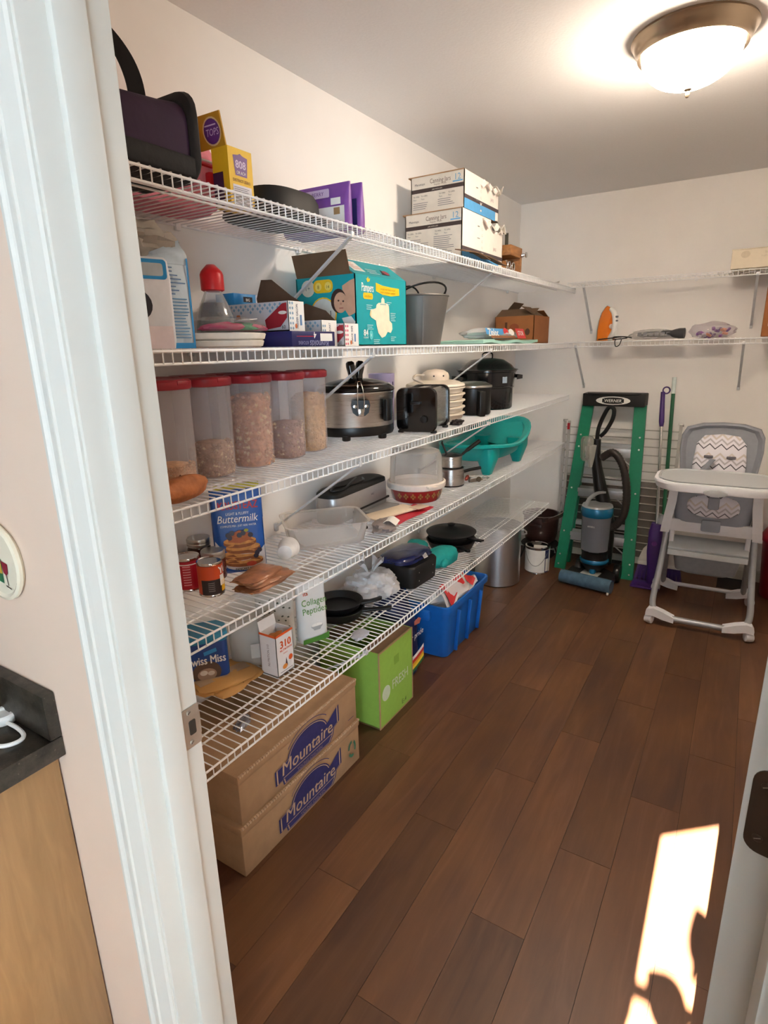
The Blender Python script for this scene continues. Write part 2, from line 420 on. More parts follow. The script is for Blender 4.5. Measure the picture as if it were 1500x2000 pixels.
jr = struct('trim_3', mb)
struct('trim_5', MB().box(JL-.02, JR+.02, YK-.0005, YF, HEAD, HEAD+.02, TRIM, .0015).box(JL-.06, JR+.06, YK-.015, YK, HEAD+.005, HEAD+.062, TRIM, .003))
# strike plate on the left jamb
SP = M('#a3a59e', .35, metal=.8, var=.08)
mb = MB(); T = face((JL, .5135, .933), 0)
mb.prism(rrect(.033, .072, .004), 0, .0016, SP, T)
mb.box(.0145, .0175, -.02, .02, -.004, .0018, SP, T=T)
sp = obj('strike_plate', mb, jl, 'dull metal strike plate with bent lip')
mb = MB(); mb.prism(rrect(.013, .026, .003), .0016, .0022, M('#2a2620', .6), T @ TR(.001, -.001, 0)); obj('latch_hole', mb, sp)
for dy in (.027, -.027):
    mb = MB(); mb.lathe([(.0042, .0014), (.0042, .0022), (.003, .0027)], SP, 12, T @ TR(-.003, dy, 0)); mb.box(-.003, .003, -.0005, .0005, .0026, .003, INK, T=T @ TR(-.003, dy, 0) @ RZ(.6)); obj('screw', mb, sp)
# open door with hinge leaf
mb = MB(); mb.box(-.767, -.005, -.042, -.007, .012, 2.03, TRIM, .0012)
door = struct('door_1', mb); door.location = (.083, .537, 0); door.rotation_euler = (0, 0, math.radians(-100))
BR = M('#4d4034', .4, metal=.6, var=.06)
for zc in (1.097, .25, 1.80):
    T = TR(-.005, -.0215, zc) @ Matrix(((0, 0, 1, 0), (1, 0, 0, 0), (0, 1, 0, 0), (0, 0, 0, 1)))
    pl = [(.0145, -.0445), (.0145, .0445)]+[(-.001+.0135*math.cos(a)-.0005, .031+.0135*math.sin(a)) for a in [PI/2+i*PI/12 for i in range(7)]]+[(-.001+.0135*math.cos(a)-.0005, -.031+.0135*math.sin(a)) for a in [PI+i*PI/12 for i in range(7)]]
    mb = MB(); mb.prism(pl, 0, .0018, BR, T)
    hg = obj('hinge', mb, door, 'dark bronze hinge leaf')
    for sx_, sy_ in ((-.004, .028), (.005, 0), (-.004, -.028)):
        mb = MB(); mb.lathe([(.0045, .0016), (.0045, .0023), (.003, .0028)], BR, 12, T @ TR(sx_, sy_, 0)); mb.box(-.003, .003, -.0005, .0005, .0027, .003, M('#b0a89a', .4, metal=.8), T=T @ TR(sx_, sy_, 0) @ RZ(.5)); obj('screw', mb, hg)
    mb = MB(); mb.tube([(0, 0, zc-.044), (0, 0, zc+.044)], .0055, BR, 10); obj('hinge_knuckle', mb, door)
# kitchen behind the camera: rear wall with the window that lets the sun in
KW = -2.4; wx0, wx1, wz0, wz1 = -.34, .36, 1.52, 2.24
px0, px1, pz0, pz1 = .62, 2.55, .06, 2.12                # wide window added further right, to send more daylight into the pantry
mb = MB().box(-3.2, wx0, KW-.1, KW, 0, H, KWALL).box(wx1, px0, KW-.1, KW, 0, H, KWALL).box(px1, 2.7, KW-.1, KW, 0, H, KWALL).box(px0, px1, KW-.1, KW, 0, pz0, KWALL).box(px0, px1, KW-.1, KW, pz1, H, KWALL).box(wx0, wx1, KW-.1, KW, 0, wz0, KWALL).box(wx0, wx1, KW-.1, KW, wz1, H, KWALL)
struct('wall_rear', mb)
struct('wall_east', MB().box(2.6, 2.7, -2.5, YK, 0, H, KWALL)); struct('wall_west', MB().box(-3.2, -3.1, -2.5, YK, 0, H, KWALL))
mb = MB()
for a, c, d, e in ((px0-.06, px0+.03, pz0-.05, pz1+.06), (px1-.03, px1+.06, pz0-.05, pz1+.06), (px0, px1, pz1-.03, pz1+.06), (px0, px1, pz0-.05, pz0+.03), ((px0+px1)/2-.03, (px0+px1)/2+.03, pz0, pz1)): mb.box(a, c, KW-.04, KW+.015, d, e, TRIM)
w2 = struct('added_window', mb); obj('pane', MB().box(px0, px1, KW-.03, KW-.026, pz0, pz1, clear_plastic('added_window_glass', '#ffffff', 0.0, .02)), w2)
struct('sun_blocker', MB().box(.45, 6.0, -7.6, KW-.1, H+.1, H+.2, TRIM))            # unseen slab added outside to keep the sun off the wide window
mb = MB()
for a, b, c, d in ((wx0-.06, wx0+.002, wz0-.06, wz1+.06), (wx1-.002, wx1+.06, wz0-.06, wz1+.06), (wx0, wx1, wz1-.002, wz1+.06), (wx0, wx1, wz0-.06, wz0+.002)):
    mb.box(a, b, KW-.03, KW+.015, c, d, TRIM)
mb.box(wx0, wx1, KW-.03, KW-.015, 1.795, 1.813, TRIM)
win = struct('window_1', mb)
obj('pane', MB().box(wx0, wx1, KW-.024, KW-.021, wz0, wz1, clear_plastic('window_glass', '#ffffff', 0.0, .02)), win)
mb = MB().box(wx0-.09, wx1+.09, KW-.02, KW+.14, wz0-.03, wz0, TRIM, .004); obj('sill', mb, win)

# ------------------------------------------------------------------ wire shelving
S1, S2, S3, S4, S5 = 1.877, 1.523, 1.172, .836, .465
def wire_shelf(label, T, L, d, brackets, group, drop=.305, lip=.033, clips=True):
    root = thing('wire_shelf', label, 'shelf', T.translation, 0, group)
    Q = T.copy(); Q.translation = (0, 0, 0)
    r, R = .0018, .0031
    mb = MB(); n = int(L/.0254)
    for i in range(n+1):
        s = .004+i*(L-.008)/n
        mb.tube([(s, .004, -r), (s, d-.001, -r), (s, d, -r-.001), (s, d, -lip)], r, WIRE, 5, Q)
    obj('wire_deck', mb, root, kind='stuff')
    for nm, t, z in (('lip_rod', d-.001, -2*r-R+.001), ('lip_rod', d-.003, -lip), ('support_rod', d-.10, -2*r-R), ('support_rod', d-.128, -2*r-R), ('rear_rod', .008, -2*r-R)):
        obj(nm, MB().tube([(0, t, z), (L, t, z)], R, WIRE, 8, Q), root)
    for s in brackets:
        mb = MB(); a = Vector((s, d-.006, -lip-.002)); b = Vector((s, .010, -drop))
        mb.ribbon([a, a+(b-a)*.04, b], (1, 0, 0), .013, .006, STEELW, Q)
        mb.box(s-.008, s+.008, 0, .012, -drop-.02, -drop+.012, STEELW, .003, Q)
        mb.box(s-.008, s+.008, d-.012, d+.002, -lip-.006, -lip+.012, STEELW, .002, Q)
        obj('bracket', mb, root)
    if clips:
        k = 0; s = .15
        while s < L:
            obj('wall_clip', MB().box(s-.009, s+.009, 0, .014, -.02, .001, WIRE, .003, Q), root); s += .55
    return root
LT = lambda y, z: Matrix.Translation((XL, y, z)) @ Matrix(((0, 1, 0, 0), (1, 0, 0, 0), (0, 0, 1, 0), (0, 0, 0, 1)))
BT = lambda x, z: Matrix.Translation((x, YB, z)) @ Matrix(((1, 0, 0, 0), (0, -1, 0, 0), (0, 0, 1, 0), (0, 0, 0, 1)))
gl = 'white wire shelves along the pantry walls'
Y0 = .56; L = 4.222-Y0; br = (1.58-Y0, 2.73-Y0)
wire_shelf('white wire shelf on the left wall, topmost of five, carrying jar boxes and a tote', LT(Y0, S1), L, .406, br, gl)
wire_shelf('white wire shelf on the left wall carrying the teal diaper box, second from top', LT(Y0, S2), L, .406, (1.68-Y0, 2.74-Y0), gl)
wire_shelf('white wire shelf on the left wall carrying cereal containers and slow cooker, third of five', LT(Y0, S3), L, .406, br, gl)
wire_shelf('white wire shelf on the left wall carrying cans and teal baby tub, fourth from top', LT(Y0, S4), L, .406, br, gl)
wire_shelf('white wire shelf on the left wall just above the floor boxes, lowest of five', LT(Y0, S5), 3.87-Y0, .406, (1.58-Y0, 2.98-Y0, 3.70-Y0), gl, .29)
wire_shelf('shallow white wire shelf on the back wall holding the cream carton, upper of two', BT(-1.055, S1+.012), .90+1.055, .305, (.10, 1.02, 1.85), gl, .29)
wire_shelf('shallow white wire shelf on the back wall holding the orange iron, lower of two', BT(-1.055, S2+.006), .90+1.055, .305, (.075, 1.0, 1.85), gl, .29)

# ------------------------------------------------------------------ ceiling lamp
t = thing('ceiling_lamp', 'lit dome ceiling lamp with brushed bronze rim and small finial', 'lamp', (-.285, 2.345, H))
BN = brushed('brushed_bronze', '#a8957f', .3, (1, 1, 8))
mb = MB(); mb.lathe([(.150, -.001), (.178, -.001), (.181, -.008), (.176, -.014), (.174, -.02), (.165, -.035), (.159, -.042), (.158, -.052), (.147, -.052), (.146, -.030)], BN, 48, c0=False, c1=False); obj('rim', mb, t)
mb = MB(); mb.lathe([(.1455, -.047)]+[(.1455*math.cos(a), -.05-.098*math.sin(a)) for a in [i*PI/2/10 for i in range(1, 10)]]+[(.006, -.148)], emit('lit_frosted_glass', '#ffecd6', LAMP_STRENGTH), 40, c0=False); obj('glass_dome', mb, t)
mb = MB(); mb.lathe([(.006, -.145), (.012, -.149), (.012, -.153), (.005, -.158), (.007, -.166), (.005, -.174), (.001, -.176)], BN, 14); obj('finial', mb, t)

# ------------------------------------------------------------------ kitchen side: counter, cabinet, plaque, cable
CT = counter_mat()
OAK = oak_mat('oak_veneer', '#94714b', '#a58057')
mb = MB(); mb.box(-2.3, -.925, -.20, YK-.003, .10, .866, OAK, .001); mb.box(-2.3, -.925, -.13, YK-.003, 0, .10, M('#3a2a1c', .7))
t = thing('base_cabinet', 'light oak base cabinet under the dark countertop left of the doorway', 'cabinet', (-1.6, .1, 0))
o = obj('body', mb, t); o.location = (1.6, -.1, 0)
for i, x in enumerate((-2.29, -1.84, -1.39)):
    o = obj('cabinet_door', MB().box(x, x+.44, -.22, -.2005, .13, .70, OAK, .004).box(x+.06, x+.38, -.224, -.2195, .19, .64, OAK, .003), t); o.location = (1.6, -.1, 0)
    k = obj('knob', MB().lathe([(.005, 0), (.005, .014), (.014, .018), (.014, .024), (.001, .028)], STEEL, 14, TR(x+.40, -.22, .62) @ RX(PI/2)), o)
    o = obj('drawer_front', MB().box(x, x+.44, -.22, -.2005, .715, .855, OAK, .004), t); o.location = (1.6, -.1, 0)
    k = obj('knob', MB().lathe([(.005, 0), (.005, .014), (.014, .018), (.014, .024), (.001, .028)], STEEL, 14, TR(x+.22, -.22, .785) @ RX(PI/2)), o)
t = thing('countertop', 'dark speckled laminate countertop with short backsplash', 'countertop', (-1.6, .1, .868))
o = obj('slab', MB().box(-2.32, -.899, -.235, YK-.0005, .868, .905, CT, .002), t); o.location = (1.6, -.1, -.868)
o = obj('backsplash', MB().box(-2.32, -.899, YK-.0205, YK-.0005, .9055, .988, CT, .002), t); o.location = (1.6, -.1, -.868)
t = thing('charger_cable', 'white charging cable with round plug lying on the dark countertop', 'cable', (-1.0, .36, .905))
mb = MB(); mb.tube(spline([(-.03, .02, .006), (.02, .022, .006), (.05, .018, .004), (.058, .003, .004), (.045, -.016, .004), (.01, -.022, .004), (-.04, -.02, .004), (-.12, -.05, .004), (-.25, -.02, .004)], 6), .0036, WHITE, 8); obj('cord', mb, t)
mb = MB(); mb.lathe([(.001, 0), (.022, 0), (.024, .003), (.024, .012), (.02, .016), (.014, .016), (.012, .012), (.001, .012)], WHITE, 24, TR(-.03, .025, .001)); obj('plug', mb, t)
t = thing('wall_plaque', 'cream ceramic plaque painted with wine bottle and red glass on kitchen wall', 'plaque', (-.973, YK, 1.205))
T = face((0, 0, 0), -90) @ RZ(.45)
def drop(r, hh): return [(r*math.cos(a), r*math.sin(a)) for a in [math.radians(-200+220*i/24) for i in range(25)]]+[(.62*r, .75*r), (.3*r, 1.35*r), (.2*r, hh), (0, hh+.014), (-.2*r, hh), (-.3*r, 1.35*r), (-.62*r, .75*r)]
CER = M('#e8dfc8', .25, coat=.3, var=.02)
mb = MB(); mb.loft([[(x, y, z) for x, y in drop(r, h_)] for r, h_, z in ((.060, .15, 0), (.066, .16, .006), (.066, .16, .011), (.061, .155, .013), (.056, .15, .010))], CER, True, T); obj('dish', mb, t)
G, Gy, Wn = M('#2f6b4a', .4), M('#c9a43c', .4), M('#7a1830', .4)
T2 = face((0, -.0102, 0), -90)
mb = prt(T2, [('p', [(-.004, -.035), (.010, -.037), (.013, .004), (.006, .018), (.004, .034), (-.004, .034), (-.004, .018), (-.008, .004)], G), ('r', -.004, .024, .004, .036, NAVY), ('r', -.006, -.02, .011, .002, Gy), ('p', [(.013, .002), (.031, -.001), (.029, -.016), (.022, -.022), (.015, -.017)], Wn), ('p', [(.021, -.021), (.023, -.021), (.0245, -.038), (.0225, -.038)], INK), ('p', [(.016, -.038), (.031, -.042), (.031, -.0435), (.016, -.0395)], INK), ('p', [(-.03, -.032), (-.012, -.04), (-.014, -.02), (-.024, -.012)], Wn)]); obj('painting', mb, t)
t = thing('added_curtain', 'white curtain with slanted valance, shaping the sun patch from behind the camera', 'added_curtain', (0, KW+.03, 0))  # unseen cloth added here, its edges cut to shape the sun patch
CUR = M('#e9e6de', .9, bump=.1)
obj('side_panel', MB().prism([(-.40, 1.0), (-.30, 1.0), (-.192, 1.75), (-.222, 2.06), (-.222, 2.3), (-.40, 2.3)], -.006, .006, CUR, RX(PI/2)), t)
obj('valance', MB().prism([(-.40, 2.03), (-.222, 2.035), (-.06, 2.108), (.12, 2.16), (.40, 2.16), (.40, 2.3), (-.40, 2.3)], -.006, .006, CUR, TR(0, .016, 0) @ RX(PI/2)), t)
t = thing('potted_plant', 'leafy green plant in clay pot on the kitchen windowsill', 'plant', (.03, KW+.09, wz0))
obj('pot', MB().lathe([(.05, .001), (.065, .11), (.07, .11), (.07, .13), (.06, .13), (.055, .1), (.001, .1)], M('#a5603c', .8), 24), t)
r = random.Random(5); st = MB(); LF = M('#356a2c', .5)
tips = [(-.10, 0.20, 0), (-.06, 0.28, .2), (-.02, 0.22, .5), (.03, 0.30, -.2), (.05, 0.20, .4), (-.09, 0.10, .8), (-.03, 0.12, -.3), (.02, 0.10, .1), (.01, 0.38, .3), (.06, 0.42, 1.2), (.03, 0.52, .7), (-.05, 0.16, 1.4), (.07, 0.34, -.6), (-.11, 0.28, 1.0)]
for i, (x, z, a) in enumerate(tips):
    st.tube(spline([(0, 0, .1), (x*.4, .01, .1+(z-.1)*.5), (x, .01*math.sin(i), z)], 5), .0028, LF, 5)
obj('stem', st, t)
for i, (x, z, a) in enumerate(tips):
    mb = MB(); mb.sheet(lambda u, v: ((v-.5)*.075*math.sin(PI*min(1, u+.02))**.8, .012*math.sin(u*3), u*.13), 8, 4, .001, LF, TR(x, .01*math.sin(i), z-.01) @ RY(a-1.0+(i % 3)*.25) @ RZ(.3*i)); obj('leaf', mb, t)

# ------------------------------------------------------------------ floor: boxes, bags, bins
LOGO = M('#2b2a5c', .7, var=.1, scale=60); OL = M('#b99a7c', .85)
def chicken_box(label, z0, h, y0, y1, x0, x1, recyc):
    t = thing('cardboard_box', label, 'box', ((x0+x1)/2, (y0+y1)/2, z0), 0, 'brown cartons stacked under the lowest shelf')
    w, d = (x1-x0)/2, (y1-y0)/2
    mb = MB(); mb.box(-w, w, -d, d, 0, h-.012, CARD, .004); obj('body', mb, t)
    mb = MB(); mb.box(-w-.003, w+.003, -d-.003, d+.003, h-.03, h, CARD, .006); obj('lid', mb, t)
    mb = MB()
    r = random.Random(int(z0*100)+3)
    for i in range(60):
        y = -d+2*d*(i+.5)/60; mb.box(w-.001, w+.004+r.random()*.002, y-.003, y+.004, h-.004-r.random()*.002, h+.0015, OL)
    obj('torn_edge', mb, t, 'pale frayed top edge', 'stuff')
    T = face((0, -d-.0005, h*.5), -90)
    mb = MB(); mb.prism(rrect(.075, .026, .012), 0, .001, M('#1a120c', .9), T); obj('hand_hole', mb, t)
    T = face((w+.0032, .015, h*.46), 0)
    def badge(k, o=0):
        p = [(-.168, .004), (-.112, .010)]
        p += [(.104*math.cos(a)-.002, .004+.066*math.sin(a)) for a in [math.radians(172-160*i/14) for i in range(15)]]
        p += [(.118, .024), (.168, .052), (.168, -.014), (.138, -.026), (.130, -.050), (.112, -.068), (-.132, -.066), (-.136, -.048), (-.168, -.048)]
        return [(x*k, y*k+o) for x, y in p]
    it = [('p', badge(1), LOGO), ('p', badge(.955, -.0005), OL), ('p', badge(.925, -.001), LOGO)]
    it += [('r', -.132, -.042, .125, -.0395, OL), ('t', 'Mountaire', -.004, -.031, .066, OL, dict(bold=.010, shear=.12, maxw=.262)), ('t', 'YOUNG CHICKEN', 0, -.060, .016, M('#8a7478', .8), dict(maxw=.2))]
    ar = [(.120*math.cos(a), .006+.080*math.sin(a)) for a in [math.radians(150-115*i/16) for i in range(17)]]
    it += [('p', ar+[(x*.975, y*.975) for x, y in reversed(ar)], LOGO)]
    if recyc:
        gm = M('#3f7055', .8)
        for k in range(3):
            a0 = 90+k*120
            o_ = [(.235+.024*math.cos(math.radians(a)), .0+.036*math.sin(math.radians(a))) for a in range(a0, a0+95, 12)]
            i_ = [(.235+.015*math.cos(math.radians(a)), .0+.024*math.sin(math.radians(a))) for a in range(a0, a0+95, 12)]
            it.append(('p', o_+i_[::-1], gm))
    it += [('r', .22, -.05, .255, -.048, LOGO)] if not recyc else []
    obj('printed_badge', prt(T, it), t, 'navy shield badge print')
    return t
chicken_box('brown carton with navy shield badge sitting on the floor, lower of the stacked pair', 0, .176, .928, 1.535, -1.478, -1.096, True)
chicken_box('brown carton with navy shield badge on top of its twin, under the lowest wire shelf', .178, .170, .938, 1.530, -1.476, -1.099, False)
# green carton
t = thing('cardboard_box', 'lime green carton with pale round logo standing on the floor behind brown cartons', 'box', (-1.265, 1.853, 0))
LG = M('#8fb54a', .7, var=.04); w, d, h = .150, .135, .348
mb = MB()
for a, b, c, e in ((-w, -w+.005, -d, d), (w-.005, w, -d, d), (-w, w, -d, -d+.005), (-w, w, d-.005, d)): mb.box(a, b, c, e, .002, h, LG)
mb.box(-w, w, -d, d, 0, .006, CARD); obj('body', mb, t)
for dx in (-1, 1): obj('flap', MB().box(-.072 if dx < 0 else .003, -.003 if dx < 0 else .072, -d+.004, d-.004, -.002, .002, CARDIN, T=TR(dx*.075, 0, h) @ RY(dx*.04)), t)
mb = MB(); 
for y in (-d, d): mb.box(w-.003, w+.0012, y-.003, y+.003, 0, h, CARDL)
mb.box(w-.003, w+.0012, -d, d, h-.004, h+.001, CARDL).box(w-.003, w+.0012, -d, d, 0, .004, CARDL); obj('worn_edge', mb, t, 'bare brown worn edges')
PG = M('#c3cdb0', .8)
T = face((w, 0, h*.45), 0)
obj('logo_disc', prt(T, [('p', [(x+.0, y) for x, y in ell(.032, .034, 20, -.085, -.01)], PG)]), t)
obj('lettering', prt(T, [('t', 'FRESH', .03, -.02, .062, PG, dict(bold=.01, maxw=.13))]), t); obj('green_patch', prt(T, [('r', -.02, .085, .02, .125, M('#7fa23f', .8))]), t); obj('small_print', prt(T, [('t', 'E-4', .06, -.135, .03, M('#4a5a30', .8), {})]), t)
# navy pet food bag
t = thing('food_bag', 'navy paper bag with rainbow stripes between green carton and blue tote', 'bag', (-1.305, 2.135, 0))
NB = M('#1b2350', .45, var=.06, bump=.05)
MB_ = MB(); MB_.bag(.165, .25, .43, NB, top=.02, cr=.006, seed=3, belly=.6); obj('body', MB_, t)
it = []
for i, (c, z) in enumerate((('#e8e6e4', .135), ('#c8322e', .118), ('#e0a52c', .100), ('#f2d440', .085), ('#2f6b3a', .070))):
    it.append(('p', [(-.072, z-.012), (-.04, z-.006), (0, z-.001), (.04, z+.008), (.072, z+.018), (.072, z+.001), (.04, z-.009), (0, z-.018), (-.04, z-.023), (-.072, z-.029)], M(c, .5)))
it += [('t', 'r pride', .01, .215, .042, WHITE, dict(shear=.1)), ('p', [(-.02, .285), (.03, .275), (.045, .295), (.02, .31), (-.02, .305)], M('#b5685a', .6))]
obj('printed_stripes', prt(face((.131, 0, 0), 0), it), t)
# blue tote with shopping bag
t = thing('storage_tote', 'blue plastic storage tote without lid on floor, shopping bag stuffed in top', 'tote', (-1.288, 2.585, 0))
BL = M('#1a63b8', .35, var=.04)
def rr3(w, d, z, r=.035, n=5): return [(x, y, z) for x, y in rrect(w, d, r, n)]
mb = MB(); mb.loft([rr3(.31, .44, 0), rr3(.32, .45, .01), rr3(.355, .495, .26), rr3(.38, .52, .262), rr3(.382, .522, .292), rr3(.365, .505, .294), rr3(.345, .485, .27), rr3(.305, .435, .012)], BL); obj('tub', mb, t)
for y in (-.14, 0, .14): obj('rib', MB().box(.160, .180, y-.006, y+.006, .03, .26, BL, .004, T=RY(.085)), t)
obj('handle', MB().box(-.09, .09, -.283, -.255, .215, .265, BL, .008), t)
t = thing('shopping_bag', 'white plastic shopping bag with red print spilling out of blue tote', 'bag', (-1.265, 2.56, .205))
PB = clear_plastic('thin_white_plastic', '#eceaea', .62, .3)
mb = MB(); mb.lump(.14, .19, .09, PB, .22, 11, 36, 20, p=2.6); obj('body', mb, t, loc=(0, 0, .07))
mb = MB()
mb.sheet(lambda u, v: (.09+.055*u+.01*math.sin(v*9), -.20+.36*v, .125-.05*u*u+.022*math.sin(v*11+u*4)), 8, 18, .0015, PB); obj('flap', mb, t)
mb = MB(); RD = M('#d13436', .5)
for (y0, wd, s) in ((-.19, .14, 1), (-.03, .06, 2), (.07, .05, 3)):
    mb.sheet(lambda u, v: (.075+.068*u+.008*math.sin((y0+wd*v)*25), y0+wd*v+.02*u, .150-.055*u*u+.018*math.sin(((y0+wd*v)+.2)*31+u*4)), 5, 6, .001, RD)
obj('red_print', mb, t)
# stock pot, paint can, roaster pot
t = thing('stock_pot', 'tall aluminium stock pot on floor beyond the blue tote', 'pot', (-1.285, 3.47, 0))
mb = MB(); mb.lathe([(.001, .0), (.14, 0), (.147, .006), (.147, .385), (.153, .388), (.153, .394), (.143, .394), (.143, .02), (.001, .016)], ALU, 48); obj('body', mb, t)
for a in (.5, .5+PI):
    obj('handle', MB().tube([(.146, -.045, .33), (.175, -.04, .335), (.181, 0, .336), (.175, .04, .335), (.146, .045, .33)], .005, ALU, 8, RZ(a)), t)
t = thing('paint_can', 'opened white paint can with navy label strip by stepladder foot', 'can', (-1.103, 3.755, 0))
mb = MB(); mb.lathe([(.001, .004), (.080, .0), (.0825, .004), (.0815, .008), (.0815, .178), (.0835, .182), (.0835, .188), (.074, .190), (.070, .186), (.070, .05), (.001, .05)], CHROME, 40); obj('body', mb, t)
def wrap(mb, R, a0, a1, z0, z1, mat, n=16): 
    mb.sheet(lambda u, v: (R*math.cos(a0+(a1-a0)*u), R*math.sin(a0+(a1-a0)*u), z0+(z1-z0)*v), n, 1, .0006, mat); return mb
mb = wrap(MB(), .0822, 0, 2*PI*.99, .012, .172, WHITE, 36); obj('paper_label', mb, t)
mb = wrap(MB(), .0828, -.62, -.18, .012, .172, NAVY); wrap(mb, .0833, -.55, -.25, .02, .11, PAPER); obj('label_strip', mb, t, 'navy strip on the label')
mb = MB(); mb.tube(spline([(.0835*math.cos(a), .0835*math.sin(a), .15-.09*math.sin((a+2.5)/2.1*PI)) for a in [-2.5+i*.3 for i in range(8)]], 3), .0017, M('#8a8a8a', .4, metal=.8), 6); obj('bail', mb, t)
obj('paper_scrap', MB().box(-.045, .045, -.004, .004, .14, .185, PAPER, T=RZ(.5) @ RY(.1)), t)
t = thing('roaster_pot', 'dark brown lidless pot on wire stand in back corner under lowest shelf', 'pot', (-1.165, 4.01, 0))
BRN = M('#3a2622', .35, var=.08, coat=.2)
mb = MB(); mb.lathe([(.001, .135), (.085, .135), (.105, .15), (.118, .2), (.123, .33), (.132, .338), (.132, .346), (.118, .346), (.112, .2), (.08, .15), (.001, .147)], BRN, 36); obj('body', mb, t)
obj('handle', MB().ribbon(spline([(.05, -.12, .325), (.10, -.165, .345), (.155, -.09, .365), (.16, 0, .365), (.125, .06, .345)], 5), (0, 0, 1), .026, .01, BRN), t)
obj('grip', MB().box(-.045, .045, -.14, -.118, .27, .295, BRN, .006), t)
mb = MB(); mb.lathe([(.05, .105), (.13, .112), (.135, .118), (.13, .124), (.05, .118)], BLKM, 30)
obj('burner_tray', mb, t)
for a in (.4, 2.0, 3.6, 5.1):
    obj('stand_leg', MB().tube([(.10*math.cos(a), .10*math.sin(a), .11), (.135*math.cos(a), .135*math.sin(a), .003)], .005, BLKM, 6), t)

# ------------------------------------------------------------------ stepladder, drying rack, vacuum
GRN = M('#0f7d5c', .4, var=.05)
t = thing('stepladder', 'folded green fiberglass stepladder with black top leaning on back wall', 'ladder', (-.755, 4.0, 0))
lt = (0.005, .125, 1.115)                                  # top centre, relative
for s in (-1, 1):
    f0 = Vector((s*.222, -.13, .0)); f1 = Vector((s*.165+.005, .105, 1.12))
    mb = MB(); dd = (f1-f0).normalized(); sd = Vector((1, 0, 0)); fw = dd.cross(sd).normalized()
    def sec(p, k=1):
        q = []
        for a, b in ((-.037, 0), (.037, 0), (.037, .028), (.032, .028), (.032, .004), (-.032, .004), (-.032, .028), (-.037, .028)):
            q.append(tuple(p+Vector((a*1.0, 0, 0))+Vector((0, 1, 0))*b))
        return q
    mb.loft([sec(f0), sec(f1)], GRN, False); o = obj('front_rail', mb, t)
    for k in (.03, .09, .235, .5, .75, .82):
        p = f0+(f1-f0)*k; obj('rivet', MB().lathe([(.006, 0), (.006, .002), (.003, .0045)], WHITE, 10, TR(p.x+s*.012, p.y-.0005, p.z) @ RX(PI/2)), o)
    r0 = Vector((s*.205, .03, .0)); r1 = Vector((s*.158+.005, .15, 1.12))
    mb = MB(); mb.ribbon([r0, r1], (1, 0, 0), .03, .03, GRN); obj('rear_rail', mb, t)
SLV = M('#c9ccd0', .35, metal=.6, var=.03)
for i, z in enumerate((.265, .565, .84)):
    k = z/1.12; y = -.13+.235*k; hw = .222-.057*k-.032
    mb = MB(); mb.box(-hw, hw, y-.004, y+.075, z-.006, z, SLV, .001); mb.box(-hw, hw, y-.006, y-.002, z-.058, z, SLV, .001)
    st_ = obj('step', mb, t)
    if i == 2: obj('warning_label', prt(face((-.05, y-.006, z-.03), -90), [('r', -.07, -.017, .06, .016, PAPER), ('r', -.068, .0, -.03, .012, INK)]+lines(-.025, .05, .006, 4, .006, .0025, GREYT, 2)), st_)
    obj('brace', MB().tube([(hw*.6, y+.01, z-.058), (hw+.005, y+.005, z-.115)], .005, SLV, 6), st_)
for z in (.30, .6, .85):
    k = z/1.12; obj('rear_bar', MB().box(-.205+.047*k, .205-.047*k, .03+.12*k-.004, .03+.12*k+.014, z-.02, z+.01, SLV), t)
mb = MB(); mb.box(-.19, .20, .07, .205, 1.112, 1.195, BLKM, .006)
tc = obj('top_cap', mb, t)
obj('tool_slot', MB().box(-.16, .17, .06, .10, 1.186, 1.2, BLKM, .005), tc)
T = face((.005, .0698, 1.150), -90)
it = [('e', 0, 0, .108, .027, WHITE), ('e', 0, 0, .097, .0215, BLKM), ('e', -.073, 0, .03, .0165, WHITE), ('e', .073, 0, .03, .0165, WHITE), ('r', -.068, -.012, .068, .012, BLKM), ('t', 'WERNER', 0, -.0095, .027, WHITE, dict(bold=.012, shear=.15, maxw=.125))]
obj('oval_logo', prt(T, it, .0006), tc)
# drying rack
t = thing('drying_rack', 'folded metal drying rack with thin bars leaning behind the stepladder', 'rack', (-.715, 4.165, 0))
RK = M('#c4c0ba', .4, metal=.4, var=.03)
def lean(x, z, o=0): return (x, .0+.045*z/1.0+o, z)
for x in (-.372, -.342, .372): obj('upright', MB().ribbon([lean(x, .0), lean(x, .99)], (1, 0, 0), .018, .009, RK), t)
for i in range(17):
    z = .06+i*.0555; obj('bar', MB().tube([lean(-.372, z), lean(.372, z)], .0042, RK, 6), t)
for x in (-.38, .385): obj('hook', MB().tube([lean(x, .985), (x, .028, 1.0), (x+.03*(1 if x < 0 else -1), .028, 1.0)], .004, RK, 6), t)
obj('red_clip', MB().box(-.352, -.336, .030, .046, .93, .975, RED, .002), t)
obj('mesh_panel', MB().box(-.33, .36, .026, .029, .06, .60, clear_plastic('grey_mesh', '#8a8078', .45, .6)), t)
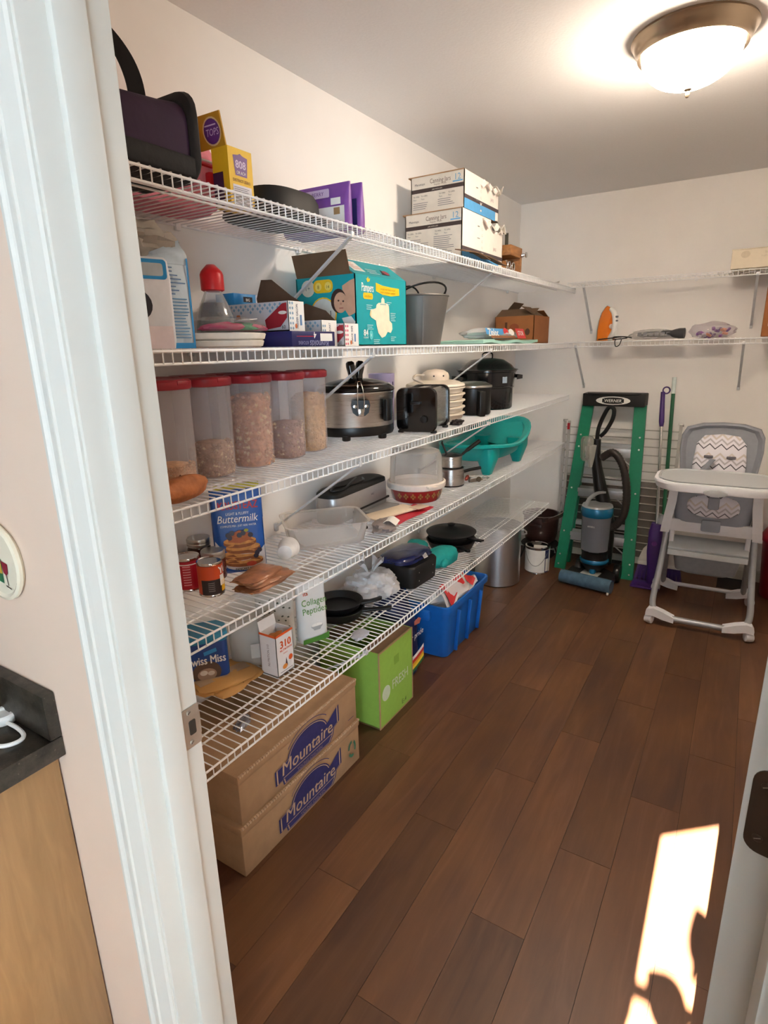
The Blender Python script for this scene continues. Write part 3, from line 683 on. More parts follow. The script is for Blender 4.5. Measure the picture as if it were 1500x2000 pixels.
# upright vacuum
t = thing('upright_vacuum', 'black upright vacuum with blue rings and clear dust cup before the stepladder', 'vacuum', (-.725, 3.70, 0))
SMOKE = clear_plastic('smoky_plastic', '#8f949e', .5, .12); BLU = M('#0f6f9c', .25, metal=.3, coat=.5)
mb = MB()
n0, n1 = (-.175, -.075), (.150, -.125)
hd = Vector((n1[0]-n0[0], n1[1]-n0[1], 0)).normalized()
mb.tube([(n0[0], n0[1], .048), (n1[0], n1[1], .048)], .044, M('#4d6a80', .2, var=.15, scale=30, coat=.4), 18); obj('brush_cover', mb, t, 'smoky blue brush cover')
mb = MB(); mb.loft([[(x, y, z) for x, y in ((-.15, -.06), (.135, -.10), (.14, .05), (.05, .12), (-.05, .12), (-.14, .07))] for z in (.02, .075)], BLK := BLKM, False); obj('floor_head', mb, t)
obj('grey_plate', MB().box(-.05, .06, -.075, .01, .078, .083, M('#b4b8b4', .4, var=.03), T=RZ(-.15)), t)
for s in (-1, 1):
    obj('wheel', MB().lathe([(.03, -.02), (.055, -.02), (.06, -.01), (.06, .01), (.055, .02), (.03, .02)], BLACK, 24, TR(s*.12+.02, .10, .061) @ RY(PI/2)), t)
obj('front_wheel', MB().lathe([(.009, -.006), (.011, 0), (.009, .006)], WHITE, 12, TR(.135, -.155, .0115) @ RY(PI/2)), t)
mb = MB(); mb.lathe([(.035, .075), (.055, .10), (.085, .135), (.088, .15), (.082, .17), (.08, .2), (.084, .225)], BLACK, 28, TR(.005, .02, 0)); obj('motor_housing', mb, t)
mb = MB(); mb.lathe([(.086, .148), (.091, .156), (.091, .168), (.084, .176)], BLU, 28, TR(.005, .02, 0), c0=False, c1=False); mb.lathe([(.018, .085), (.022, .10), (.016, .115)], BLU, 14, TR(.012, -.035, 0)); obj('lower_ring', mb, t, 'metallic blue ring')
mb = MB(); mb.lathe([(.074, .228), (.084, .235), (.090, .44), (.094, .46)], SMOKE, 32, TR(0, .02, 0)); obj('dust_cup', mb, t)
mb = MB(); mb.lathe([(.04, .235), (.05, .26), (.052, .38), (.03, .42)], M('#5d5560', .6), 20, TR(0, .02, 0)); obj('filter', mb, t)
mb = MB(); mb.lathe([(.092, .458), (.099, .468), (.099, .508), (.094, .52)], BLU, 32, TR(0, .02, 0)); mb.lathe([(.094, .519), (.09, .532), (.06, .536), (.001, .53)], M('#c2c6ca', .3, metal=.7), 32, TR(0, .02, 0)); obj('upper_ring', mb, t, 'metallic blue and silver lid')
obj('carry_handle', MB().ribbon(spline([(-.055, -.045, .52), (-.045, -.03, .57), (-.01, .02, .602), (.03, .05, .608)], 5), (1, -.5, 0), .022, .012, M('#c2c6ca', .3, metal=.7)), t)
mb = MB(); mb.tube(spline([(.05, .10, .12), (.045, .11, .4), (-.01, .11, .62), (-.05, .115, .80), (-.055, .12, .93)], 6), [.05, .05, .05, .05, .05, .05, .05, .048, .046, .046, .044, .042, .04, .038, .036, .034, .032, .031, .03, .029, .028, .027, .026, .025, .024], BLACK, 12); obj('spine', mb, t)
mb = MB(); mb.tube(spline([(-.055, .12, .90), (-.05, .115, 1.0), (-.015, .105, 1.10), (.01, .10, 1.135), (.035, .10, 1.12), (.03, .105, 1.06), (-.005, .11, .985), (-.035, .115, .95)], 6), .0125, BLACK, 10); obj('loop_handle', mb, t)
mb = MB(); HP = spline([(-.01, .08, .82), (.06, .06, .86), (.125, .05, .78), (.16, .05, .62), (.155, .05, .48), (.115, .06, .40), (.07, .08, .37)], 14)
mb.tube(HP, [.022+.0025*(i % 2) for i in range(len(HP))], M('#2a2522', .5), 12); obj('hose', mb, t)
mb = MB(); mb.lathe([(.03, .80), (.045, .82), (.05, .93), (.04, .95), (.03, .95)], clear_plastic('clear_tool', '#b8b8b0', .35, .1), 18, TR(-.10, .06, 0), sx=.8)
mb.lathe([(.012, .76), (.022, .82), (.03, .9)], clear_plastic('clear_tool2', '#c8c8c0', .5, .1), 14, TR(-.07, .05, 0)); obj('clear_tool', mb, t)
obj('word_mark', prt(TR(0, .02, 0) @ face((-.01, -.0905, .40), -90), [('t', 'BISSELL', 0, 0, .014, PAPER, {})]), t)
# broom and spray mop
PUR = M('#42246e', .4, var=.06); 
t = thing('broom', 'green handled broom with white fan cap and purple bristles against back wall', 'broom', (-.355, 3.93, 0))
mb = MB(); mb.prism([(-.125, .115), (.125, .115), (.122, .155), (.105, .21), (.07, .255), (.03, .285), (-.03, .285), (-.07, .255), (-.105, .21), (-.122, .155)], -.018, .018, M('#d6d0c6', .6), RX(PI/2)); obj('fan_cap', mb, t)
obj('cap_rim', MB().box(-.128, .128, -.021, .021, .108, .135, M('#dcd8d0', .6), .004), t)
mb = MB(); rnd = random.Random(4)
for i in range(90):
    x = -.122+.244*(i % 45)/44; y = -.012 if i < 45 else .012; mb.tube([(x, y, .11), (x*1.12+rnd.uniform(-.004, .004), y*1.8+rnd.uniform(-.008, .008)-.006, .004)], .0035, PUR, 4)
obj('bristles', mb, t, 'purple bristles', 'stuff')
mb = MB(); mb.tube([(0, 0, .27), (-.045, .17, 1.20)], .0115, M('#1e5b3c', .4), 12); obj('pole', mb, t)
obj('pole_tip', MB().tube([(-.045, .17, 1.20), (-.049, .184, 1.30)], .0125, M('#d8e4e0', .4), 12), t, 'white pole tip')
t = thing('spray_mop', 'purple spray mop with silver pole standing in front of the broom', 'mop', (-.385, 3.80, 0))
mb = MB(); mb.box(-.11, .06, -.05, .05, .004, .018, M('#4a2a70', .6), .004); obj('mop_pad', mb, t)
obj('mop_head', MB().box(-.10, .05, -.04, .04, .0185, .034, PUR, .005), t)
mb = MB(); mb.loft([[(x, y, z) for x, y in [(a*ww+ox, b*dd+oy) for a, b in rrect(1, 1, .3, 3)]] for ww, dd, z, ox, oy in ((.05, .035, .03, .01, 0), (.065, .05, .10, .01, .01), (.085, .06, .24, .005, .02), (.08, .06, .36, 0, .035), (.06, .05, .42, 0, .04))], PUR); obj('spray_body', mb, t)
obj('emblem', MB().lathe([(.016, 0), (.014, .003)], M('#7a3f9c', .4), 14, TR(.003, -.009, .30) @ RX(PI/2)), t)
obj('bottle_neck', MB().lathe([(.014, .41), (.016, .44), (.012, .46), (.012, .48)], SLV, 14, TR(.02, .04, 0)), t)
P0, P1 = Vector((.0, .035, .42)), Vector((-.055, .23, 1.0))
obj('pole', MB().tube([P0, P1], .009, CHROME, 12), t)
obj('handle', MB().tube([P1, P1+(P1-P0)*.05, P1+(P1-P0)*.36], [.011, .016, .013], PUR, 12), t)
q = P1+(P1-P0)*.36
obj('hang_ring', MB().tube([(q.x+.02+.02*math.cos(a), q.y-.008, q.z+.012+.02*math.sin(a)) for a in [i*PI/8 for i in range(16)]], .0045, PUR, 8, closed=True), t)
# red bin cut by the frame
t = thing('red_bin', 'red plastic bin with swing lid in the back right corner', 'bin', (.31, 4.02, 0))
RB = M('#8c1226', .4, var=.06)
obj('body', MB().lathe([(.001, 0), (.095, 0), (.10, .01), (.125, .36), (.13, .365)], RB, 32), t)
obj('swing_lid', MB().lathe([(.132, .355), (.136, .365), (.132, .39), (.10, .45), (.05, .475), (.001, .48)], RB, 32), t)
# high chair
t = thing('high_chair', 'grey and white high chair with chevron cushion, tray and castors', 'high chair', (-.083, 3.45, 0), .03)
HG = M('#8b8f98', .6, var=.04); HW = M('#e6e8ee', .35, var=.02); HT = M('#a9adb2', .35, metal=.5, var=.03); HL = M('#bfc4c8', .5, var=.03)
LP = [(-.205, .02, .60), (-.213, -.03, .40), (-.226, -.09, .22), (-.232, -.125, .13), (-.222, -.148, .085), (-.19, -.162, .058), (-.14, -.168, .05)]
mb = MB(); pts = spline(LP, 5)+spline([(-.14, -.168, .05), (.14, -.168, .05)], 2)[1:]+[(-x, y, z) for x, y, z in reversed(spline(LP, 5))][1:]
mb.tube(pts, .0165, HT, 12); obj('front_frame', mb, t, 'silver tube front legs and cross bar')
for s in (-1, 1):
    mb = MB(); mb.tube(spline([(s*.20, .03, .60), (s*.205, .16, .35), (s*.215, .33, .06)], 6), .0155, HT, 12); obj('rear_leg', mb, t)
obj('rear_bar', MB().tube([(-.215, .325, .07), (.215, .325, .07)], .012, HW, 10), t)
for x, y, s in ((-.20, -.165, -1), (.20, -.165, 1), (-.215, .33, -1), (.215, .33, 1)):
    mb = MB(); mb.loft([[(s*(a)+x, y+b, c) for b, c in ((-.024, z0_), (.024, z0_), (.024, z1_), (-.024, z1_))] for a, z0_, z1_ in ((-.085, .032, .062), (-.03, .040, .085), (.02, .055, .10), (.045, .052, .094), (.058, .05, .07))], HW, True); ft = obj('foot', mb, t)
    mb = MB(); mb.lathe([(.008, -.02), (.024, -.018), (.026, -.006), (.026, .006), (.024, .018), (.008, .02)], HW, 20, TR(x+s*.038, y, .0265) @ RZ(.4*s) @ RY(PI/2)); obj('castor', mb, ft)
for s in (-1, 1):
    mb = MB(); mb.loft([[(s*(.205+dx), y0_ if k in (0, 3) else y1_, z) if False else (s*(.205+dx+(.022 if k in (1, 2) else -.022)), (y0_ if k < 2 else y1_), z) for k in range(4)] for z, dx, y0_, y1_ in ((.505, .012, -.05, .07), (.55, .008, -.055, .09), (.68, -.008, -.05, .13), (.77, -.012, -.04, .16), (.80, -.012, 0, .15))], HW, False); obj('side_shell', mb, t, 'white side shell')
obj('front_bar', MB().box(-.20, .20, -.045, -.025, .515, .585, HW, .008), t)
# seat: shell, cushion, backrest
mb = MB(); mb.loft([[(x, y-.03, z) for x, y in rrect(ww, dd, .06, 5)] for ww, dd, z in ((.34, .20, .555), (.36, .24, .58), (.385, .26, .70), (.385, .26, .745), (.30, .18, .745), (.28, .16, .66))], HG, True, TR(0, .10, 0)); obj('seat_shell', mb, t)
obj('recline_tab', MB().box(-.045, .045, -.068, -.05, .535, .60, HG, .01), t)
def chev_mat():
    m, nt, b = nodes_mat('chevron_fabric'); N = nt.nodes; L_ = nt.links
    tc = N.new('ShaderNodeTexCoord'); sx_ = N.new('ShaderNodeSeparateXYZ'); L_.new(tc.outputs['Object'], sx_.inputs[0])
    def math_(op, a, b_=None, c=None):
        n = N.new('ShaderNodeMath'); n.operation = op
        for i, q in enumerate((a, b_, c)):
            if q is None: continue
            if isinstance(q, (int, float)): n.inputs[i].default_value = q
            else: L_.new(q, n.inputs[i])
        return n.outputs[0]
    tri = math_('PINGPONG', sx_.outputs[0], .028)
    v = math_('ADD', math_('MULTIPLY', tri, .95), sx_.outputs[2])
    ph = math_('FRACT', math_('DIVIDE', v, .105))
    r = N.new('ShaderNodeValToRGB'); r.color_ramp.interpolation = 'CONSTANT'; e = r.color_ramp.elements
    e[0].position = 0; e[0].color = lin('#e4e2ea'); e[1].position = .13; e[1].color = lin('#5d5c66')
    for p, c in ((.20, '#e4e2ea'), (.36, '#b9b6bd'), (.47, '#e4e2ea'), (.62, '#cfc6c2'), (.74, '#e4e2ea')):
        x = e.new(p); x.color = lin(c)
    L_.new(ph, r.inputs[0]); L_.new(r.outputs[0], b.inputs['Base Color']); b.inputs['Roughness'].default_value = .85; return m
CHV = chev_mat()
mb = MB(); mb.lump(.125, .085, .05, CHV, .05, 3, 28, 14, p=3, fl=.03, T=TR(0, .065, .70)); mb.lump(.122, .03, .062, CHV, .04, 4, 28, 14, p=2.6, T=TR(0, -.052, .675)); obj('seat_cushion', mb, t)
obj('crotch_strap', MB().box(-.026, .026, -.092, -.072, .665, .73, HG, .008), t)
outl = [(-.155, .70), (-.185, .80), (-.2, .92), (-.198, 1.0), (-.175, 1.045), (-.10, 1.068), (0, 1.074), (.10, 1.068), (.175, 1.045), (.198, 1.0), (.2, .92), (.185, .80), (.155, .70)]
def bk(z): return .215+.18*(z-.70)
BACKC = (0, .90)
mb = MB(); mb.loft([[(x*k, bk(z)+yo, BACKC[1]+(z-BACKC[1])*k) for x, z in outl] for k, yo in ((.86, -.012), (.95, -.032), (1.0, -.028), (1.02, 0), (.98, .03))], HG, True); obj('backrest', mb, t)
inl = [(-.125, .72), (-.13, .86), (-.12, .96), (-.085, 1.005), (0, 1.015), (.085, 1.005), (.12, .96), (.13, .86), (.125, .72)]
mb = MB(); mb.loft([[(x*k, bk(z)-.014-yo, .87+(z-.87)*k) for x, z in inl] for k, yo in ((1, 0), (1, .014), (.92, .026), (.7, .03))], CHV, True); obj('back_cushion', mb, t, 'white cushion with grey chevrons')
for s in (-1, 1):
    for zz in (.895,): obj('strap', MB().box(s*.055-.022, s*.055+.022, bk(.9)-.052, bk(.9)-.044, zz-.008, zz+.006, M('#6c6a72', .8), .002), t)
obj('harness', MB().ribbon([(-.09, .165, .80), (-.03, .175, .885)], (1, -.5, 0), .03, .004, HG), t)
# tray
mb = MB(); R1 = lambda w_, d_, z: [(x, y-.10, z) for x, y in rrect(w_, d_, .13, 8)]
mb.loft([R1(.50, .33, .785), R1(.55, .37, .792), R1(.575, .39, .825), R1(.57, .385, .835), R1(.535, .355, .835), R1(.515, .335, .812), R1(.30, .20, .812)], HW, True); tr_ = obj('tray', mb, t)
mb = MB(); mb.loft([R1(.53, .35, .836), R1(.54, .358, .842), R1(.52, .34, .842), R1(.50, .32, .820), R1(.3, .2, .820)], clear_plastic('tray_insert', '#d4d8da', .55, .2), True); obj('tray_insert', mb, tr_)
obj('emblem', MB().lathe([(.052, 0), (.05, .006), (.001, .008)], HL, 24, TR(0, -.292, .800) @ RX(PI/2+.25), sy=.36), tr_, 'grey oval latch')
# footrest and basket
for s in (-1, 1): obj('footrest_arm', MB().box(s*.18-.012, s*.18+.012, -.03, -.015, .44, .53, HW, .004), t)
mb = MB(); mb.box(-.19, .19, -.055, .055, -.009, .009, HL, .006, T=TR(0, -.02, .445) @ RX(.45)); mb.box(-.19, .19, -.085, -.070, .388, .420, HL, .005); obj('footrest', mb, t)
mb = MB(); mb.loft([[(x, y+.12, z) for x, y in rrect(ww, dd, .05, 4)] for ww, dd, z in ((.24, .14, .25), (.30, .18, .265), (.345, .22, .39), (.335, .21, .39), (.28, .17, .275))], M('#86888c', .7), True); obj('storage_basket', mb, t)

# ------------------------------------------------------------------ top shelf
t = thing('tote_bag', 'purple tote bag with black ends and looped black strap at near end of top shelf', 'bag', (-1.185, .84, S1))
PV = M('#2e1734', .8, var=.12, scale=18, bump=.3); BF = M('#121114', .75, var=.1, bump=.2)
mb = MB(); mb.loft([[(x, y, z+zz) for x, zz in rrect(wd, ht, .05, 5)] for y, wd, ht, z in ((-.20, .15, .12, .062), (-.17, .185, .135, .069), (0, .19, .138, .070), (.10, .19, .148, .075), (.155, .18, .158, .08))], PV); obj('body', mb, t)
mb = MB(); mb.loft([[(x, y+(.04 if z > .05 else 0)*0, z+zz+.0) for x, zz in rrect(wd, ht, .045, 5)] for y, wd, ht, z in ((.150, .186, .160, .081), (.158, .198, .176, .089), (.172, .198, .180, .091), (.187, .17, .165, .088), (.192, .12, .13, .08))], BF); obj('end_panel', mb, t, 'black end panel')
mb = MB(); mb.loft([[(x, y, .004+zz*.055+.02) for x, zz in rrect(1, 1, .2, 4) for x in (x*.198,)] for y in (-.19, .155)], BF); obj('shade_panel', mb, t, 'black base')  # shadow on the lower part of the bag, put in as black
mb = MB(); mb.ribbon(spline([(.02, .088, .13), (.02, .082, .185), (.02, .058, .228), (.02, .01, .262), (.02, -.07, .285), (.02, -.15, .26), (.02, -.18, .14)], 6), (.4, 1, .1), .034, .006, BF); obj('strap', mb, t)
mb = MB(); mb.ribbon(spline([(-.05, .045, .13), (-.05, .035, .175), (-.05, -.01, .215), (-.05, -.08, .235), (-.05, -.15, .13)], 6), (.4, 1, .1), .05, .006, BF); obj('strap', mb, t)
t = thing('backpack', 'pink speckled soft backpack with red zip behind the black ended tote', 'bag', (-1.375, 1.085, S1))
PK = M('#e08a9c', .8, var=.1, scale=60)
mb = MB(); mb.loft([[(x, y, z) for x, y in rrect(wd, ln, .05, 5)] for wd, ln, z in ((.13, .36, .002), (.16, .40, .02), (.165, .41, .09), (.15, .39, .15), (.115, .34, .20), (.07, .26, .228))], PK); obj('body', mb, t)
mb = MB(); mb.tube([(x, y, .112+.004*math.sin(i)) for i, (x, y) in enumerate(rrect(.163, .403, .05, 6))], .005, RED, 6, closed=True); mb.tube([(x, y, .124) for x, y in rrect(.158, .396, .05, 6)], .003, WHITE, 6, closed=True); obj('zip', mb, t, 'red and white zip')
obj('buckle', MB().box(.075, .10, .13, .17, .055, .095, RED, .006), t)
mb = MB(); rnd = random.Random(9); mb.grains([(.081+rnd.uniform(-.001, .002), rnd.uniform(-.17, .19), rnd.uniform(.02, .1)) for i in range(40)], .003, M('#6a2a48', .7)); obj('speckles', mb, t, kind='stuff')
t = thing('snack_box', 'open yellow snack box with purple crest print on top shelf', 'box', (-1.232, 1.255, S1))
YL = M('#e3b71c', .55, var=.03); YD = M('#b98a18', .6, var=.05)
w_, d_, h_ = .029, .043, .142
mb = MB(); mb.box(-w_, w_, -d_, d_, .001, h_, YL); obj('body', mb, t)
T = face((w_, 0, .09), 0)
PP = M('#5b2d7c', .5)
it = [('p', [(-.026, .034), (-.008, .037), (0, .041), (.008, .037), (.026, .034), (.021, -.012), (-.021, -.012)], PP), ('t', '808', 0, .006, .026, M('#c7b6d6', .5), dict(bold=.03, maxw=.036)), ('t', 'OR ACH', 0, -.008, .011, WHITE, dict(maxw=.032)), ('t', 'DISTRICT ZERO', 0, -.027, .010, M('#7a4a18', .6), dict(bold=.02, maxw=.062)), ('r', -.033, -.086, .034, -.034, M('#d8d6de', .6))]+lines(-.03, .031, -.041, 10, .0045, .0014, GREYT, 3)
obj('printed_front', prt(T, it), t)
obj('side_window', prt(face((0, -d_, .05), -90), [('r', -.029, -.045, .008, .035, M('#3a1c40', .5))]), t, 'dark purple side window')
mb = MB(); mb.box(-.050, .055, -.002, .002, 0, .075, YD); fl = obj('flap', mb, t, loc=(-.030, -d_+.002, h_), rot=(.2, 0, 0))
obj('flap_logo', prt(face((.018, -.002, .036), -90), [('e', 0, 0, .032, .032, M('#d8c08a', .6)), ('e', 0, 0, .028, .028, PP), ('t', 'TOPS', .002, -.009, .022, M('#cdbfe0', .6), dict(shear=.2, maxw=.044)), ('r', -.022, .012, .018, .015, M('#cdbfe0', .6))]), fl)
t = thing('oval_roaster', 'black oval roasting pan turned upside down beside purple packages', 'pan', (-1.255, 1.445, S1))
mb = MB(); mb.lathe([(.001, .082), (.09, .082), (.115, .076), (.128, .055), (.13, .02), (.155, .014), (.157, .006), (.15, .0), (.001, .0)], BLKM, 44, sx=.78, sy=1.0, sq=1); obj('body', mb, t)
for s in (-1, 1): obj('handle', MB().ribbon(spline([(-.04, s*.15, .012), (-.03, s*.178, .014), (.03, s*.178, .014), (.04, s*.15, .012)], 5), (0, 0, 1), .01, .012, BLKM), t)
VI = M('#7d4a9e', .45, var=.06, bump=.1)
for i, (y, x, w_, h_, lb) in enumerate(((1.665, -1.275, .265, .142, 'purple sealed package with white label, the nearer of two on the top shelf'), (1.725, -1.268, .265, .150, 'purple sealed package standing right behind its twin on the top shelf'))):
    t = thing('sealed_package', lb, 'package', (x, y, S1), -PI/2+.04)
    mb = MB(); mb.bag(w_, .048, h_, VI, top=.01, cr=.003, seed=i+20); obj('body', mb, t)
    it = [('rr', -.085, .100, .07, .125, .004, M('#c9b5d6', .5))]+[('t', 'LEMON & BERRY', -.01, .107, .016, PP, dict(maxw=.12))]
    if not i: it += [('r', .0, .004, .125, .072, WHITE), ('r', .085, .048, .108, .068, M('#a3825a', .6)), ('t', 'fresh', .045, .04, .014, INK, {}), ('r', .075, .0765, .112, .096, WHITE)]+lines(.02, .115, .026, 3, .008, .0025, GREYT, 1)
    else: it += [('r', .085, .0, .125, .10, NAVY)]
    obj('label', prt(face((.026, 0, 0), 0), it), t)
# canning jar boxes
JB = M('#d9d2c6', .7, var=.03); JW = M('#efe6dd', .65, var=.02); SKY = M('#5aa3d8', .6)
def jar_box(label, x0, x1, y0, y1, z, h, seed):
    t = thing('jar_box', label, 'box', ((x0+x1)/2, (y0+y1)/2, z), 0, 'canning jar cartons on the top shelf')
    w_, d_ = (x1-x0)/2, (y1-y0)/2; th = .004
    mb = MB(); mb.box(-w_, -w_+th, -d_, d_, 0, h, JB).box(w_-th, w_, -d_, d_*.35, 0, h, JW).box(w_-th, w_, d_*.35, d_, 0, h*.80, JW).box(-w_, w_, -d_, -d_+th, 0, h, JB).box(-w_, w_, d_-th, d_, 0, h*.9, JB).box(-w_, w_, -d_, d_, 0, .004, CARD); obj('body', mb, t)
    mb = MB(); r = random.Random(seed)
    mb.sheet(lambda u, v: (w_+.001+.016*u+.004*math.sin(v*9+seed), -.02+d_*1.0*v, h*.92-.02*u+.012*math.sin(v*17+seed)), 4, 12, .003, JW)
    mb.sheet(lambda u, v: (w_-.03+.06*u, d_*.72+.035*v, h*.86+.02*math.sin(u*5+v*4+seed)), 6, 4, .003, JB); obj('torn_flap', mb, t)
    obj('top_flap', MB().box(-w_-.012, w_-.002, -.002, .10, -.002, .002, CARD, T=TR(0, -d_, h) @ RX(-.06)), t)
    T = face((0, -d_, h/2), -90)
    it = [('r', -w_+.004, h*.5-.066, w_-.004, h*.5-.050, M('#3e3230', .7)), ('t', 'Mainstays', -w_+.045, h*.5-.036, .013, INK, dict(maxw=.05)), ('t', 'Canning Jars', .015, h*.5-.034, .026, M('#6a5a50', .7), dict(maxw=.10)), ('t', 'Regular Mouth', .015, h*.5-.044, .010, M('#8a7a70', .7), dict(maxw=.07)), ('t', '12', w_-.03, h*.5-.036, .034, M('#6aa6cc', .7), {}), ('r', w_-.055, h*.5-.044, w_-.008, h*.5-.039, SKY), ('t', 'JARS WITH LIDS', 0, h*.5-.061, .007, JB, {})]
    for k, xx in enumerate((-w_+.012, -w_+.052, .01, .055)): it += [('t', 'TO OPEN', xx, h*.5-.083, .009, INK, dict(align='l', maxw=.03)), ('t', 'flaps', xx, h*.5-.094, .009, GREYT, dict(align='l', maxw=.025))]
    n = int((h-.115)/.008)
    it += lines(-w_+.012, -.02, h*.5-.108, n, .008, .0022, GREYT, seed)+lines(.005, w_-.035, h*.5-.104, n, .008, .0022, GREYT, seed+1)
    obj('printed_end', prt(T, it), t)
    T = face((w_, 0, h/2), 0)
    it = [('r', -d_, -h/2, d_*.8, -h/2+.040, SKY), ('r', -d_, -h/2+.040, d_, -h/2+.056, M('#4a4044', .7))]
    for k in range(5): it += [('e', -.02, h/2-.03-k*.026, .008, .005, M('#b9aeb0', .7)), ('e', -.02, h/2-.03-k*.026, .0065, .0038, JW)]
    it += [('r', -.075, h/2-.05, -.055, h/2-.047, GREYT), ('r', -.08, h/2-.10, -.05, h/2-.097, GREYT), ('t', 'JARS', d_*.55, -h/2+.075, .02, M('#a89aa0', .7), {}), ('t', '12 PINTS', -.02, -h/2+.044, .008, JW, {})]
    obj('printed_side', prt(T, it), t)
    return t
jar_box('torn white canning jar carton with blue stripe, lower of the two on the top shelf', -1.415, -1.135, 2.50, 2.985, S1+.004, .205, 2)
jar_box('torn white canning jar carton sitting on top of the other', -1.400, -1.140, 2.53, 2.93, S1+.2135, .150, 5)
for i, (y, a, lb) in enumerate(((2.56, .06, 'flattened brown cardboard sheet wedged before the jar cartons, nearer'), (2.74, -.05, 'flattened brown cardboard sheet sagging before the jar cartons, farther'))):
    t = thing('cardboard_sheet', lb, 'cardboard', (-1.105, y, S1+.012), a); mb = MB()
    mb.sheet(lambda u, v: (-.025+.05*u, -.16+.32*v, .006+.012*math.sin(v*3+i)+.012*(1-u)), 4, 10, .004, CARDIN); obj('sheet', mb, t)
t = thing('wooden_crate', 'small wooden crate with dark wire handle beyond the jar cartons', 'crate', (-1.235, 3.13, S1))
WD = oak_mat('crate_wood', '#8a5a30', '#b07a45', (2, .5, 2))
for a, b, c, d, e, f in ((-.11, .11, -.12, -.108, 0, .05), (-.11, .11, .108, .125, 0, .135), (-.11, -.098, -.12, .12, 0, .09), (-.11, .11, -.12, .12, 0, .008)): obj('board', MB().box(a, b, c, d, e, f, WD, .002), t)
obj('side_board', MB().box(-.11, .11, -.05, .108, .085, .135, WD, .002), t)
obj('handle', MB().ribbon([(.06, -.10, .05), (.06, -.10, .185), (.06, .02, .20), (.06, .02, .13)], (1, 0, 0), .018, .004, M('#4b4a40', .5)), t)
obj('latch', MB().lathe([(.008, 0), (.012, .004), (.006, .02), (.014, .024), (.014, .03)], CHROME, 14, TR(.11, .115, .10) @ RY(PI/2)), t)
mb = MB()
for y in (-.09, -.04, .02): mb.tube([(.10, y+.02*math.cos(a), .035+.02*math.sin(a)) for a in [i*PI/6 for i in range(12)]], .004, CHROME, 6, closed=True)
obj('wire_hooks', mb, t)
t = thing('paper_scrap', 'small folded white paper at far end of the top shelf', 'paper', (-1.15, 3.90, S1), .3)
obj('sheet', MB().sheet(lambda u, v: (-.05+.1*u, -.06+.12*v, .003+.03*abs(u-.5)), 4, 2, .001, PAPER), t)
t = thing('cream_carton', 'flat cream carton with faint print on the upper back shelf', 'box', (.045, 4.06, S1+.014))
mb = MB(); mb.box(-.215, .215, -.12, .12, .001, .098, M('#e2d6c0', .7, var=.02), .004); obj('body', mb, t)
obj('print', prt(face((0, -.12, .05), -90), [('e', -.15, .022, .022, .018, M('#d0c3ac', .7)), ('t', 'SUPPLIES', -.03, .022, .016, M('#c8baa4', .7), {}), ('t', 'fragile goods inside', -.03, .006, .012, M('#c8baa4', .7), {})]), t)
obj('lid_edge', MB().box(-.217, .217, -.122, .122, .096, .102, M('#d8cbb4', .7), .002), t)

# ------------------------------------------------------------------ second shelf
WB = M('#d4d6dc', .55, var=.04, bump=.08); CYB = M('#1f86c4', .45, var=.03)
t = thing('flour_bag', 'white paper bag with blue band and dark round emblem at near end of second shelf', 'bag', (-1.215, .895, S2), -.35)
mb = MB(); mb.loft([[(x, y, z) for x, y in rrect(dd, ww, .008, 3)] for ww, dd, z in ((.135, .085, .001), (.14, .09, .02), (.142, .092, .15), (.138, .085, .190), (.13, .07, .198))], WB); obj('body', mb, t)
obj('label', prt(face((.0465, 0, .0), 0), [('rr', -.06, .150, .062, .192, .008, CYB), ('rr', -.055, .157, .054, .184, .006, M('#b9c3cc', .25, metal=.6)), ('e', -.014, .095, .036, .034, M('#23232e', .5)), ('r', -.06, .0, .062, .05, M('#dccfd2', .6))]), t)
t = thing('sugar_bag', 'opened pale blue printed paper bag with crumpled grey top on second shelf', 'bag', (-1.255, .995, S2), -.12)
SB = M('#b7c6d2', .6, var=.04, bump=.08)
mb = MB(); mb.loft([[(x, y, z) for x, y in rrect(dd, ww, .006, 3)] for ww, dd, z in ((.105, .09, .001), (.11, .095, .01), (.112, .096, .15), (.108, .09, .2))], SB, c1=False); obj('body', mb, t)
it = [('r', -.054, .001, .054, .014, CYB), ('r', .049, .014, .054, .21, CYB)]+lines(-.048, .045, .115, 13, .0075, .0026, M('#4f7ea6', .6), 4, .15)+lines(-.04, .04, .185, 8, .0085, .0028, M('#4f6f98', .6), 6, .5)
obj('printed_text', prt(face((.0487, 0, 0), 0), it), t)
mb = MB(); CR = M('#a79d92', .8, var=.08)
mb.sheet(lambda u, v: (.046-.02*v*v+.014*math.sin(u*7+v*5)*v, -.055+.11*u*(1-.0*v), .195+.060*v*(.25+.75*u)), 8, 6, .001, SB)
obj('torn_corner', mb, t)
mb = MB(); mb.lump(.06, .11, .045, CR, .5, 6, 30, 16, T=TR(-.02, -.055, .246)); obj('crumpled_top', mb, t, 'crumpled grey paper top')
t = thing('syrup_bottle', 'clear squeeze bottle of dark syrup with red cap on second shelf', 'bottle', (-1.36, 1.265, S2))
CLR = clear_plastic('clear_bottle', '#dfe2e6', .22, .08)
mb = MB(); mb.lathe([(.001, 0), (.05, 0), (.056, .01), (.058, .05), (.052, .09), (.040, .125), (.026, .155), (.024, .165)], CLR, 28); obj('bottle_body', mb, t)
mb = MB(); mb.lathe([(.001, .004), (.05, .004), (.054, .03), (.055, .05), (.049, .09), (.040, .118), (.036, .128), (.001, .128)], M('#23202a', .15, coat=.4), 24); obj('syrup', mb, t)
mb = MB(); mb.lathe([(.027, .160), (.033, .163), (.033, .205), (.030, .213), (.024, .220), (.012, .232), (.001, .233)], M('#d6262c', .35), 24); obj('cap', mb, t)
